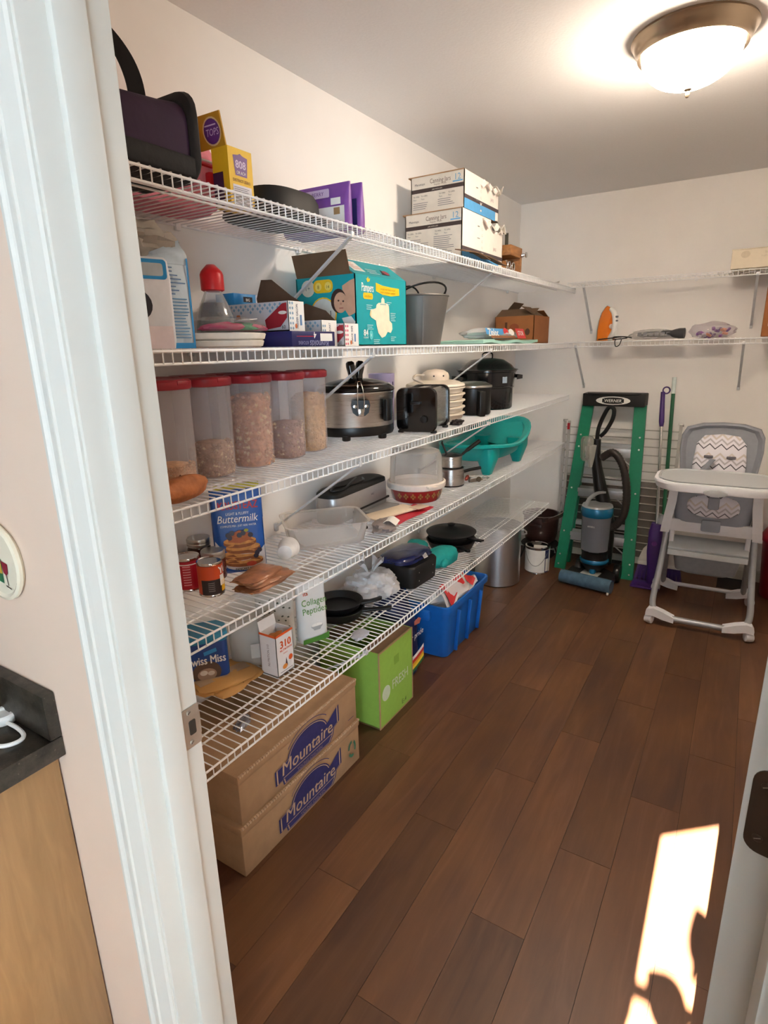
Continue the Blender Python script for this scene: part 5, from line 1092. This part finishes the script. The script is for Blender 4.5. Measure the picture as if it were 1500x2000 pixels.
# ------------------------------------------------------------------ fourth shelf
def wraplab(R, a0, a1, z0, z1, mat, n=14): return MB().sheet(lambda u, v: (R*math.cos(a0+(a1-a0)*u), R*math.sin(a0+(a1-a0)*u), z0+(z1-z0)*v), n, 1, .0004, mat)
def can(label, x, y, col, extra, rz=0, h=.102, R=.036):
    t = thing('food_can', label, 'can', (x, y, S4), rz)
    mb = MB(); mb.lathe([(.001, .003), (R-.003, .002), (R, .0), (R+.001, .003), (R-.001, .006), (R-.001, h-.008), (R+.001, h-.003), (R, h), (R-.003, h-.003), (.001, h-.004)], CHROME, 32); obj('tin', mb, t)
    mb = wraplab(R+.0002, -PI, PI*.98, .007, h-.009, M(col, .4, var=.05), 32); obj('label', mb, t)
    if extra: extra(t, R)
    return t
def orange_lab(t, R):
    mb = wraplab(R+.0006, -1.5, 1.1, .007, .052, M('#2a2224', .45), 20); mb2 = wraplab(R+.001, .05, .55, .030, .062, PAPER, 6); obj('dark_band', mb, t); 
    mb = wraplab(R+.001, .15, .95, .012, .045, M('#e8b21c', .5), 8); obj('yellow_picture', mb, t); obj('white_flash', mb2, t)
    mb = MB(); base = MB(); base.text('Yel', 0, 0, .030, WHITE, None, 0, bold=.04, align='l')
    obj('lettering', MB().add([((R+.0012)*math.cos(-.05+p[0]/R), (R+.0012)*math.sin(-.05+p[0]/R), .066+p[1]) for p in base.v], base.f, WHITE), t)
    for k in range(5): mb.sheet(lambda u, v: ((R+.0008)*math.cos(-.95+.5*u), (R+.0008)*math.sin(-.95+.5*u), .018+k*.006+.002*v), 4, 1, .0003, M('#8a8080', .5))
    obj('fine_print', mb, t, kind='stuff')
can('orange and black labelled food can at the front of the can group', -1.262, 1.060, '#c8481e', orange_lab)
def red_lab(t, R):
    mb = MB()
    for k in range(8): mb.sheet(lambda u, v: ((R+.0006)*math.cos(-1.3+.6*u), (R+.0006)*math.sin(-1.3+.6*u), .02+k*.008+.003*v), 4, 1, .0003, M('#e09aa0', .5))
    obj('fine_print', mb, t, kind='stuff')
    obj('white_rings', wraplab(R+.0006, -2, 1.8, .082, .085, PAPER, 20), t)
can('red labelled food can left of the orange one', -1.352, 1.055, '#b3182c', red_lab, .2)
can('tan labelled food can half hidden by the door jamb', -1.405, .985, '#8a7a60', None, .2)
def jar(label, x, y, h, col):
    t = thing('canning_jar', label, 'jar', (x, y, S4))
    mb = MB(); mb.lathe([(.001, .002), (.034, .001), (.037, .006), (.037, h-.035), (.034, h-.026)], M(col, .15, coat=.6, var=.08), 28); obj('filled_glass', mb, t)
    mb = MB(); mb.lathe([(.0355, h-.026), (.037, h-.024), (.037, h-.016), (.0362, h-.014), (.037, h-.012), (.037, h-.004), (.035, h), (.001, h-.001)], M('#b9b8b4', .3, metal=.9, var=.03), 28, c0=False); obj('screw_band', mb, t)
    return t
jar('jar of dark brown preserve with silver lid, behind the cans', -1.425, 1.165, .115, '#3a211a')
jar('small preserve jar with silver band wedged between orange can and pancake mix', -1.345, 1.148, .092, '#5a2420')
# pancake mix bag
t = thing('pancake_mix_bag', 'blue pancake mix pouch showing a stack of pancakes', 'bag', (-1.325, 1.243, S4), -.72)
PBL = M('#1f56a8', .35, var=.05)
mb = MB(); mb.bag(.158, .06, .268, PBL, top=.004, cr=.0025, seed=9, belly=.3, topw=1.0); obj('pouch', mb, t)
obj('top_band', MB().box(-.003, .0032, -.074, .074, .258, .285, M('#b8b02a', .45), .001), t, 'yellow green tear strip')
T = TR(.0315, 0, .0) @ face((0, 0, 0), 0) @ RX(-.0)
def curve_print(items, R, name, parent):
    """bend a print onto the pouch front: depth follows the pouch taper"""
    mb = prt(Matrix.Identity(4), items)
    def dep(y):
        tt = max(0, min(1, y/.268)); k = (1-tt)**.55 if tt > .3 else .7**.55*(.86+.14*min(1, tt/.06)); return .03*k/(.7**.55)
    v = [(dep(p[1])*(1-.16*(p[0]/.079)**2)+.0035+p[2], p[0], p[1]) for p in mb.v]
    m2 = MB(); m2.v = v; m2.f = mb.f; m2.m = mb.m; m2.sm = mb.sm; m2.mats = mb.mats
    return obj(name, m2, parent)
PC = M('#c98a48', .6, var=.2, scale=60); PD = M('#8a4f26', .6, var=.2, scale=60); BERRY = M('#2c2434', .4)
def sub(q, n=6):
    return q
it = [('p', [(-.075, .004), (.075, .004), (.075, .085), (.05, .055), (.0, .04), (-.04, .06), (-.075, .11)], M('#d2d0d2', .5)), ('e', .01, .035, .064, .028, M('#c9c4c0', .5))]
for k, z in enumerate((.036, .058, .080, .100)): it += [('e', .004*(-1)**k+.004, z, .060-.003*k, .017, PD), ('e', .004*(-1)**k+.004, z+.006, .059-.003*k, .0125, PC)]
it += [('p', [(-.036, .105), (-.03, .128), (0, .140), (.034, .128), (.036, .108), (.0, .098)], M('#a8592c', .5))]
for x, z in ((-.022, .132), (-.034, .126), (.0, .124), (.034, .122), (.05, .062), (.058, .070), (.046, .052), (-.058, .05), (-.03, .118), (.012, .13)): it.append(('e', x, z, .008, .008, BERRY))
it += [('e', .022, .138, .007, .005, M('#9a9c30', .5)), ('e', .03, .028, .016, .008, M('#b8442e', .5))]
curve_print(it, 0, 'pancake_picture', t)
it = [('t', 'KRUSTEAZ', .004, .206, .034, M('#b93038', .5), dict(bold=.03, maxw=.12)), ('t', 'LIGHT & FLUFFY', 0, .188, .012, WHITE, dict(maxw=.07)), ('t', 'Buttermilk', 0, .165, .034, WHITE, dict(shear=.25, bold=.005, maxw=.125)), ('t', 'COMPLETE MIX - JUST ADD WATER', 0, .151, .009, WHITE, dict(maxw=.11)), ('t', 'PANCAKE MIX', .01, .008, .012, INK, dict(maxw=.06, bold=.02))]
curve_print(it, 0, 'lettering', t)
obj('white_side', MB().box(-.004, .018, .0775, .079, .02, .17, WHITE), t)
t = thing('foam_cup', 'white foam cup lying on its side before the clear tray', 'cup', (-1.262, 1.392, S4+.0365), .55)
mb = MB(); mb.lathe([(.001, 0), (.024, 0), (.026, .003), (.035, .078), (.0375, .082), (.035, .084), (.033, .08), (.0235, .006), (.001, .006)], M('#efedea', .6), 32, TR(0, -.04, -.004) @ RX(-PI/2-.12)); obj('shell', mb, t)
t = thing('plastic_tray', 'large clear plastic storage tray between foam cup and vacuum sealer', 'tray', (-1.272, 1.615, S4), -.72); t.scale = (.96, .96, 1)
CT_ = clear_plastic('clear_tray', '#dedad6', .22, .12, .5)
mb = MB(); mb.loft([[(x, y, z) for x, y in rrect(ww, dd, .045, 6)] for ww, dd, z in ((.20, .27, .002), (.21, .28, .008), (.235, .305, .078), (.252, .322, .081), (.252, .322, .085), (.232, .302, .083), (.205, .275, .010))], CT_); obj('tub', mb, t)
# vacuum sealer
t = thing('vacuum_sealer', 'long silver vacuum sealer with black top and power cord', 'appliance', (-1.388, 1.97, S4), .03)
mb = MB(); mb.loft([[(x, y, z) for x, y in rrect(ww, .43, .05, 6)] for ww, z in ((.115, .003), (.125, .012), (.125, .10), (.118, .108))], M('#a9a8a8', .35, metal=.55, var=.03)); obj('body', mb, t)
mb = MB(); mb.loft([[(x, y, z) for x, y in rrect(ww, .43*ww/.118, .05, 6)] for ww, z in ((.118, .1085), (.117, .122), (.105, .132), (.085, .134))], BLKM); obj('lid', mb, t)
obj('groove', MB().box(.055, .0635, -.10, .205, .026, .036, BLACK, .002), t)
obj('word_mark', prt(face((.0628, .06, .07), 0), [('t', 'VAC', 0, 0, .014, INK, {})]), t)
obj('cord', MB().tube(spline([(.0, .08, .136), (.04, .02, .14), (.03, -.06, .137), (.0, -.14, .139), (.03, -.19, .137), (.05, -.14, .138), (.02, -.04, .142), (-.02, .06, .14)], 6), .0045, BLACK, 8), t)
obj('tray_base', MB().box(.063, .135, -.02, .17, .003, .014, M('#9a9a9a', .4), .003), t)
# sheets, bags, blade by the sealer
t = thing('cutting_mat', 'red flexible mat at the shelf edge under the casserole side', 'mat', (-1.158, 2.02, S4))
obj('sheet', MB().sheet(lambda u, v: (-.055+.10*u, -.15+.32*v, .004+.003*math.sin(v*6)), 4, 10, .004, M('#b92636', .5, var=.05)), t)
t = thing('cutting_board', 'pale cream board lying over the red mat before vacuum sealer', 'board', (-1.22, 1.99, S4+.011), -.25)
obj('slab', MB().box(-.045, .05, -.12, .13, 0, .008, M('#dfcdb4', .6, var=.03), .003), t); obj('slab_edge', MB().box(.02, .075, .10, .17, .0085, .011, M('#c9b49c', .6), .001), t)
t = thing('plastic_pouch', 'crumpled grey plastic pouch at shelf edge right of the clear tray', 'bag', (-1.135, 1.82, S4), .3)
obj('film', MB().lump(.045, .08, .022, M('#8a7f7c', .4, var=.12), .45, 12, 22, 12, fl=.014, T=TR(0, 0, .016)), t); obj('paper_flap', MB().sheet(lambda u, v: (.0+.05*u, -.03+.07*v, .035+.01*math.sin(u*4)), 4, 4, .001, PAPER), t)
t = thing('knife', 'black handled knife lying beside the cream board', 'knife', (-1.225, 1.80, S4+.006), .9)
obj('handle', MB().box(-.007, .007, -.045, .03, 0, .012, BLACK, .004), t); obj('blade', MB().box(-.009, .005, .03, .10, .005, .0065, STEEL), t)
# casserole and dome
t = thing('casserole_dish', 'red glass casserole dish with golden leaf print', 'dish', (-1.262, 2.305, S4))
mb = MB(); mb.lathe([(.001, .003), (.105, .001), (.112, .008), (.122, .052), (.126, .058), (.118, .058), (.106, .012), (.001, .01)], M('#9c1f20', .18, coat=.5, var=.04), 48); obj('bowl', mb, t)
GO = M('#b98a4a', .35, metal=.4)
for i in range(9):
    a = -1.75+i*.28; R = .1195; mb = MB()
    for dx, dz, s_ in ((0, .008, 1), (-.008, 0, .8), (.008, 0, .8), (0, -.008, .9)):
        q = [(dx+.005*s_*math.cos(b), dz+.0075*s_*math.sin(b)) for b in [k*PI/3 for k in range(6)]]; mb.add([((R+.004*(z_+.0)/.02)*math.cos(a+x_/R), (R+.004*z_/.02)*math.sin(a+x_/R), .034+z_) for x_, z_ in q], [tuple(range(6))], GO)
    obj('leaf_print', mb, t)
t = thing('plate_cover', 'white plastic lid set upside on the red casserole dish', 'lid', (-1.262, 2.305, S4+.059))
mb = MB(); mb.lathe([(.001, .001), (.12, .001), (.134, .002), (.137, .012), (.137, .026), (.132, .03), (.128, .03), (.126, .012), (.001, .01)], M('#e6dcd2', .4), 48); obj('disc', mb, t)
for a in (-.55, 2.6): obj('tab', MB().box(.13, .152, -.025, .025, .016, .026, M('#e6dcd2', .4), .004, RZ(a)), t)
t = thing('cake_dome', 'clear plastic cake dome standing on the white lid', 'dome', (-1.262, 2.305, S4+.090))
CD = clear_plastic('clear_dome', '#e4e2e0', .17, .06, .45)
mb = MB(); mb.lathe([(.124, .0), (.122, .002), (.118, .115), (.108, .135), (.09, .142), (.001, .144)], CD, 48, c0=False); obj('shell', mb, t)
mb = MB(); mb.lathe([(.04, .143), (.038, .118), (.001, .118)], CD, 24, c0=False); obj('handle_well', mb, t)
# pots, tools
t = thing('saucepan', 'small stainless saucepan under another, beyond the cake dome', 'pan', (-1.235, 2.625, S4), .4)
mb = MB(); mb.lathe([(.001, .004), (.06, .002), (.066, .006), (.066, .088), (.069, .091), (.064, .091), (.062, .01), (.001, .01)], STEEL, 36); obj('body', mb, t); obj('base_ring', MB().lathe([(.055, .0), (.067, .001), (.067, .007), (.055, .007)], BLACK, 36), t)
obj('handle', MB().tube(spline([(.066, 0, .07), (.10, .01, .078), (.15, .02, .086)], 4), .008, BLACK, 8), t)
t = thing('saucepan', 'small stainless saucepan nested on top with black handle raised', 'pan', (-1.235, 2.625, S4+.0925), 1.0)
mb = MB(); mb.lathe([(.001, .004), (.05, .001), (.056, .006), (.056, .058), (.059, .061), (.054, .061), (.052, .01), (.001, .01)], STEEL, 36); obj('body', mb, t)
obj('handle', MB().tube(spline([(.055, 0, .05), (.10, 0, .08), (.17, .0, .118)], 4), [.007]*4+[.011]*5, BLACK, 8), t)
obj('lid', MB().lathe([(.058, .062), (.05, .066), (.001, .07)], M('#2a2a2c', .2), 30), t); obj('lid_loop', MB().tube([(-.02, .01, .066), (-.03, .04, .12), (-.025, .045, .125)], .005, BLACK, 8), t)
for i, (x, y, rz, lb, c) in enumerate(((-1.175, 2.69, .3, 'rusty red handled kitchen tool lying past the saucepans', '#8a3a2c'), (-1.145, 2.735, -.5, 'worn metal kitchen tool lying nearest the teal tub', '#7d7468'))):
    t = thing('kitchen_tool', lb, 'tool', (x, y, S4), rz)
    obj('handle', MB().lathe([(.007, -.04), (.010, -.02), (.009, .03), (.006, .045)], M(c, .6, var=.15), 12, TR(0, 0, .011+.018*(1-i)) @ RX(PI/2)), t)
    mb = MB()
    for k in range(4): mb.tube(spline([(0, .03, .012), (.012*math.cos(k*1.6), .06, .014+.012*math.sin(k*1.6)), (0, .09, .012)], 4), .002, CHROME, 5)
    obj('wire_head', mb, t)
    obj('gear', MB().lathe([(.014, -.003), (.014, .003)], M('#6d655a', .4, metal=.7), 14, TR(.012, .01, .016) @ RY(PI/2)), t)
# baby tub
TL = M('#12a8a4', .3, var=.03, coat=.3)
t = thing('baby_bathtub', 'teal plastic baby bathtub with raised back on fourth shelf', 'tub', (-1.262, 3.16, S4), -.03)
def tub_ring(kx, ky, z, dz): 
    q = []
    for i in range(40):
        a = 2*PI*i/40; c, s = math.cos(a), math.sin(a); k = (abs(c)**3+abs(s)**3)**(-1/3)
        x, y = .185*kx*c*k, .37*ky*s*k*(1.0); wy = y/.37
        sh = dz*max(0, wy)**1.5*.075-dz*.012*math.cos(wy*3)
        q.append((x*(1.05-.10*wy*wy), y, z+sh))
    return q
mb = MB(); mb.loft([tub_ring(.62, .72, .075, 0), tub_ring(.72, .80, .08, .2), tub_ring(.88, .93, .145, .9), tub_ring(1.0, 1.0, .152, 1), tub_ring(1.05, 1.03, .150, 1), tub_ring(1.06, 1.035, .162, 1), tub_ring(1.0, 1.0, .168, 1), tub_ring(.86, .92, .160, 1), tub_ring(.72, .82, .10, .3), tub_ring(.58, .7, .088, 0)], TL); obj('shell', mb, t)
mb = MB(); mb.sheet(lambda u, v: (-.14+.28*u, .18+.14*v, .10+.115*v-.035*(2*u-1)**2*0+.02*abs(2*u-1)), 10, 8, .006, TL); obj('back_rest', mb, t)
for x, y in ((.105, -.22), (.105, .22), (-.12, -.22), (-.12, .22)):
    mb = MB(); mb.loft([[(x+a*k, y+b*k2, z) for a, b in rrect(.10, .13, .03, 4)] for k, k2, z in ((.42, .40, .001), (.6, .55, .03), (1.0, 1.0, .10), (1.0, 1.05, .15))], TL); obj('leg', mb, t)
obj('drain_plug', MB().lathe([(.022, .09), (.022, .098), (.01, .102)], TL, 16, TR(0, -.12, 0)), t)
# brown packets
for i, (dx, dy, rz, z, lb) in enumerate(((0, 0, .35, .001, 'reddish brown flat snack packet, bottom of the pile of three'), (.006, .012, .2, .014, 'reddish brown flat snack packet, middle of the pile of three'), (-.01, -.004, .5, .027, 'reddish brown flat snack packet, topmost of the pile'))):
    t = thing('snack_packet', lb, 'packet', (-1.175+dx, 1.175+dy, S4+z), rz-.35, 'flat brown snack packets on the fourth shelf')
    obj('wrapper', MB().lump(.045, .078, .008, M('#9c6a4c', .35, var=.4, scale=30), .16, 40+i, 30, 8, fl=.005, p=5, T=TR(0, 0, .0065)), t)
    mb = MB(); mb.sheet(lambda u, v: (-.04+.08*u, (.075 if i % 2 else -.083)+.010*v, .006+.002*math.sin(u*9)), 8, 2, .001, M('#a8794e', .4)); obj('crimped_edge', mb, t)

# ------------------------------------------------------------------ fifth shelf
t = thing('cocoa_tub', 'blue hot cocoa tub with teal lid at near end of lowest shelf', 'tub', (-1.415, 1.135, S5), -.65)
mb = MB(); mb.loft([[(x, y, z) for x, y in rrect(.105, .135, .02, 5)] for z in (.001, .155)], M('#173f86', .4, var=.05)); obj('body', mb, t)
mb = MB(); mb.loft([[(x, y, z) for x, y in rrect(ww, ww+.03, .022, 5)] for ww, z in ((.109, .1552), (.112, .158), (.112, .176), (.104, .182))], M('#1f7fa6', .4)); obj('lid', mb, t)
T = face((.0528, 0, 0), 0)
obj('lettering', prt(T, [('e', -.005, .052, .045, .04, M('#5a4438', .5)), ('e', -.005, .045, .03, .022, M('#a08470', .5)), ('e', -.015, .052, .012, .009, M('#d8cfc4', .5)), ('e', .008, .048, .011, .008, M('#cfc2b4', .5)), ('p', [(-.01, .125), (.03, .135), (.032, .122), (-.008, .112)], M('#2f8fd0', .5)), ('t', 'Swiss Miss', -.002, .083, .040, WHITE, dict(bold=.03, maxw=.118)), ('t', 'HOT COCOA', .01, .02, .012, PAPER, {})]), t)
obj('white_panel', prt(face((0, .0678, 0), 90), [('r', -.03, .01, .045, .15, PAPER)]+lines(-.02, .035, .13, 9, .012, .004, M('#7f93b8', .5), 3)), t)
t = thing('zip_pouch', 'translucent zip pouch of pale powder beside the cocoa tub', 'bag', (-1.365, 1.278, S5), -.75)
mb = MB(); mb.bag(.125, .07, .165, clear_plastic('milky_pouch', '#c2bfba', .5, .3), top=.004, cr=.006, seed=30, belly=.35); obj('pouch', mb, t)
obj('white_sticker', prt(face((.0365, .0, 0), 0), [('rr', .005, .035, .05, .088, .003, M('#c9c7c2', .7))]), t)
mb = MB(); mb.lump(.026, .05, .05, M('#b9b4aa', .8), .2, 6, 20, 12, fl=.04, T=TR(0, 0, .05)); obj('powder', mb, t)
t = thing('shake_box', 'opened white carton with orange rim and number 310', 'box', (-1.2475, 1.292, S5))
w_, d_, h_ = .0365, .0415, .150; mb = MB(); SW = M('#e4e2e2', .55, var=.02)
for a, b, c, d in ((-w_, -w_+.002, -d_, d_), (w_-.002, w_, -d_, d_), (-w_, w_, -d_, -d_+.002), (-w_, w_, d_-.002, d_)): mb.box(a, b, c, d, .001, h_, SW)
mb.box(-w_, w_, -d_, d_, .001, .004, SW); obj('body', mb, t)
ORG = M('#d9581e', .5); mb = MB()
for a, b, c, d in ((w_-.002, w_+.0006, -d_-.0006, d_+.0006), (-w_, w_, -d_-.0006, -d_+.002)): mb.box(a, b, c, d, h_-.006, h_+.0005, ORG)
obj('orange_rim', mb, t)
obj('back_flap', MB().box(-.0008, .0008, -d_+.002, d_-.002, 0, .035, SW, T=TR(-w_+.002, 0, h_) @ RY(-.2)), t); obj('snack_inside', MB().lump(.022, .028, .01, M('#a8642a', .6), .4, 4, 16, 8, T=TR(0, 0, h_-.022)), t)
obj('printed_front', prt(face((w_, 0, 0), 0), [('t', '310', .004, .098, .037, ORG, dict(bold=.045, maxw=.064)), ('t', 'NUTRITION', .004, .086, .011, ORG, dict(bold=.03, maxw=.06)), ('t', 'SHAKE', .0, .074, .007, ORG, {}), ('e', .024, .05, .010, .010, ORG), ('p', [(-.002, .04), (.002, .058), (.006, .04), (.008, .026), (-.006, .026)], M('#5a3a3c', .5)), ('e', -.006, .028, .012, .009, M('#d98a3c', .5)), ('r', -.03, .012, .03, .014, GREYT)]), t)
T = face((0, -d_, .075), -90) @ RZ(PI/2)
obj('side_print', prt(T, [('t', 'NUTRITION 310', 0, -.004, .013, M('#6a5a5a', .6), dict(maxw=.08))]), t)
t = thing('printed_pouch', 'grey speckle printed pouch standing behind the 310 carton', 'bag', (-1.352, 1.405, S5), -.75)
mb = MB(); mb.bag(.135, .06, .215, M('#b9b8b2', .45, var=.06), top=.004, cr=.004, seed=33, belly=.3); obj('pouch', mb, t)
mb = MB(); rnd = random.Random(2)
for i in range(26):
    x, z = rnd.uniform(-.055, .055), rnd.uniform(.07, .2); mb.flat([(x+.006*math.cos(a)*rnd.uniform(.4, 1), z+.005*math.sin(a)*rnd.uniform(.5, 1)) for a in [k*PI/3 for k in range(6)]], M('#3f463c', .6), face((.034-.13*max(0, z-.06)*1.0, 0, 0), 0), .001)
obj('leaf_marks', mb, t, kind='stuff')
t = thing('collagen_pouch', 'white collagen pouch with green lettering and green base', 'bag', (-1.285, 1.525, S5), -.42)
mb = MB(); mb.bag(.115, .065, .235, M('#dcdedd', .4, var=.02), top=.004, cr=.002, seed=36, belly=.3); obj('pouch', mb, t)
GN = M('#4f8a3a', .5)
def flatprint(items, W, D, Hh, parent, name, off=.003):
    mb = prt(Matrix.Identity(4), items)
    def dep(y):
        tt = max(0, min(1, y/Hh)); k = (1-tt)**.55 if tt > .3 else .7**.55*(.86+.14*min(1, tt/.06)); return D/2*k/(.7**.55)
    m2 = MB(); m2.v = [(dep(p[1])+off+p[2], p[0], p[1]) for p in mb.v]; m2.f = mb.f; m2.m = mb.m; m2.sm = mb.sm; m2.mats = mb.mats; return obj(name, m2, parent)
flatprint([('p', [(-.054, .002), (.054, .002), (.054, .03), (.02, .024), (-.054, .022)], GN)], .115, .065, .235, t, 'green_base')
flatprint([('t', 'its', -.028, .188, .022, M('#c8502c', .5), dict(bold=.02)), ('t', 'Collagen', .002, .150, .034, GN, dict(maxw=.10)), ('t', 'Peptides', .002, .118, .034, GN, dict(maxw=.098))], .115, .065, .235, t, 'lettering')
flatprint([('e', .004, .066, .024, .011, M('#b4b6b4', .5)), ('e', .004, .070, .022, .008, WHITE), ('p', [(-.018, .066), (.026, .066), (.016, .05), (-.008, .05)], M('#a4a6a6', .5))], .115, .065, .235, t, 'cup_picture')
for i, (x, y, z, rz, lb) in enumerate(((-1.345, 1.165, .001, .2, 'tan paper packet at the bottom beside the cocoa tub'), (-1.36, 1.145, .013, -.05, 'tan paper packet lying on top beside the cocoa tub'))):
    t = thing('paper_packet', lb, 'packet', (x, y, S5+z), rz-.2, 'flat tan packets on the lowest shelf')
    obj('wrapper', MB().lump(.075, .10, .010, M('#b98a4e', .6, var=.12, scale=12), .14, 50+i, 30, 8, fl=.005, p=5, T=TR(0, 0, .006)), t)
    obj('tape', MB().box(-.02, .025, -.09, .09, .0155, .0165, M('#a48a70', .35)), t) if i else obj('crease', MB().box(-.07, .07, -.01, -.006, .0145, .0155, M('#8a6434', .6)), t)
IRON = M('#0e0e10', .45, var=.12, scale=60)
def skillet(label, x, y, z, R, hh, rz, hl):
    t = thing('skillet', label, 'pan', (x, y, z), rz)
    mb = MB(); mb.lathe([(.001, .001), (R*.82, .001), (R*.86, .004), (R, hh-.004), (R+.003, hh), (R-.004, hh), (R*.82, .008), (.001, .007)], IRON, 44); obj('bowl', mb, t)
    mb = MB(); mb.loft([[(xx, yy*k, hh-.012+zz+dz) for yy, zz in rrect(.03, .012, .005, 3)] for xx, k, dz in ((R-.004, 1.2, 0), (R+.03, .7, .004), (R+.03+hl*.6, .75, .012), (R+.02+hl, 1.0, .016), (R+.03+hl, .6, .016))], IRON); obj('handle', mb, t)
    return t
skillet('black cast iron skillet lying at the bottom beside the collagen pouch', -1.315, 1.735, S5, .105, .042, .38, .085)
skillet('smaller black skillet nested in the skillet beside collagen pouch', -1.315, 1.735, S5+.036, .098, .032, .55, .05)
t = thing('plastic_bag', 'knotted translucent white shopping bag between skillets and black case', 'bag', (-1.31, 1.968, S5))
PW_ = clear_plastic('white_bag_film', '#e8e8ea', .55, .3)
mb = MB(); mb.lump(.108, .112, .072, PW_, .30, 24, 72, 40, fl=.04, T=TR(0, 0, .042), fr=2.3); obj('body', mb, t)
mb = MB()
for a, h2 in ((.2, .10), (1.5, .085), (3.0, .075), (4.5, .09)):
    mb.sheet(lambda u, v: ((.012+.05*u*u)*math.cos(a+(v-.5)*1.0*u), (.012+.05*u*u)*math.sin(a+(v-.5)*1.0*u), .095+h2*u*.75+.008*math.sin(v*9)), 8, 8, .001, PW_)
obj('knot_ears', mb, t)
t = thing('small_bag', 'small clear plastic bag lying at the edge of lowest shelf', 'bag', (-1.14, 1.63, S5), .2)
obj('film', MB().lump(.03, .05, .008, clear_plastic('tiny_film', '#c8ccd8', .5, .2), .3, 2, 20, 8, fl=.004, T=TR(0, 0, .005)), t)
t = thing('black_case', 'black boxy case with rounded corners on the lowest shelf', 'case', (-1.265, 2.205, S5), -.06)
mb = MB(); mb.loft([[(x, y, z) for x, y in rrect(ww, dd, .03, 5)] for ww, dd, z in ((.20, .20, .001), (.215, .215, .01), (.225, .225, .10), (.215, .215, .108))], M('#101012', .5, var=.1)); obj('body', mb, t)
for y in (-.06, .06):
    for z in (.035, .075): obj('rivet', MB().lathe([(.003, 0), (.001, .0015)], STEEL, 8, TR(.111, y, z) @ RY(PI/2)), t)
t = thing('wrapped_pack', 'navy plastic wrapped pack with barcode label lying on the black case', 'package', (-1.265, 2.205, S5+.109), -.1)
obj('wrapper', MB().lump(.085, .125, .022, M('#1c2450', .2, var=.12, coat=.5), .12, 44, 32, 14, fl=.012, p=4, T=TR(0, 0, .0135)), t)
obj('barcode', prt(TR(.086, .03, .012) @ face((0, 0, 0), 0, 35), [('r', -.016, -.008, .016, .014, PAPER)]+[('r', -.013+k*.004, -.005, -.011+k*.004, .011, INK) for k in range(7)], .004), t)
MT = M('#0f8f8c', .75, var=.08, bump=.2)
for i, (x, y, rz, lb) in enumerate(((-1.355, 2.475, .5, 'teal quilted oven mitt behind black case, nearer wall'), (-1.21, 2.455, -.2, 'teal quilted oven mitt with white hem, nearer the shelf edge'))):
    t = thing('oven_mitt', lb, 'mitt', (x, y, S5+.001), rz, 'teal oven mitts on the lowest shelf')
    obj('hand', MB().lump(.06, .115, .048, MT, .12, 60+i, 28, 14, fl=.03, p=2.6, T=TR(0, 0, .036)), t); obj('thumb', MB().lump(.022, .05, .024, MT, .1, 62+i, 18, 10, T=TR(.048, -.03, .028) @ RZ(.5)), t)
    obj('hem', MB().lathe([(.05, -.006), (.053, 0), (.05, .006)], WHITE, 24, TR(0, -.105, .032) @ RX(PI/2), sy=.5), t)
skillet('black cast iron skillet under a lidded pan on the lowest shelf', -1.275, 2.72, S5, .132, .048, -.75, .075)
t = thing('lidded_pan', 'black pan with domed lid stacked on the cast iron skillet', 'pan', (-1.275, 2.72, S5+.049), -.35)
mb = MB(); mb.lathe([(.001, .001), (.112, .001), (.12, .006), (.130, .035), (.134, .037), (.001, .037)], IRON, 44); obj('bowl', mb, t)
mb = MB(); mb.lathe([(.134, .0375), (.136, .041), (.128, .047), (.08, .062), (.02, .068), (.016, .072), (.022, .082), (.001, .086)], IRON, 44); obj('lid', mb, t)
obj('handle', MB().ribbon([(.128, 0, .032), (.17, 0, .034), (.225, 0, .04)], (0, 1, 0), .026, .009, IRON), t)
# items under the lowest shelf on the cartons
t = thing('candy_wrapper', 'crinkled silver wrapper lying on the upper brown carton', 'wrapper', (-1.26, 1.12, .3495), .4)
obj('foil', MB().lump(.02, .045, .01, M('#b8bccb', .15, metal=.8), .5, 5, 18, 8, fl=.006, T=TR(0, 0, .007)), t)
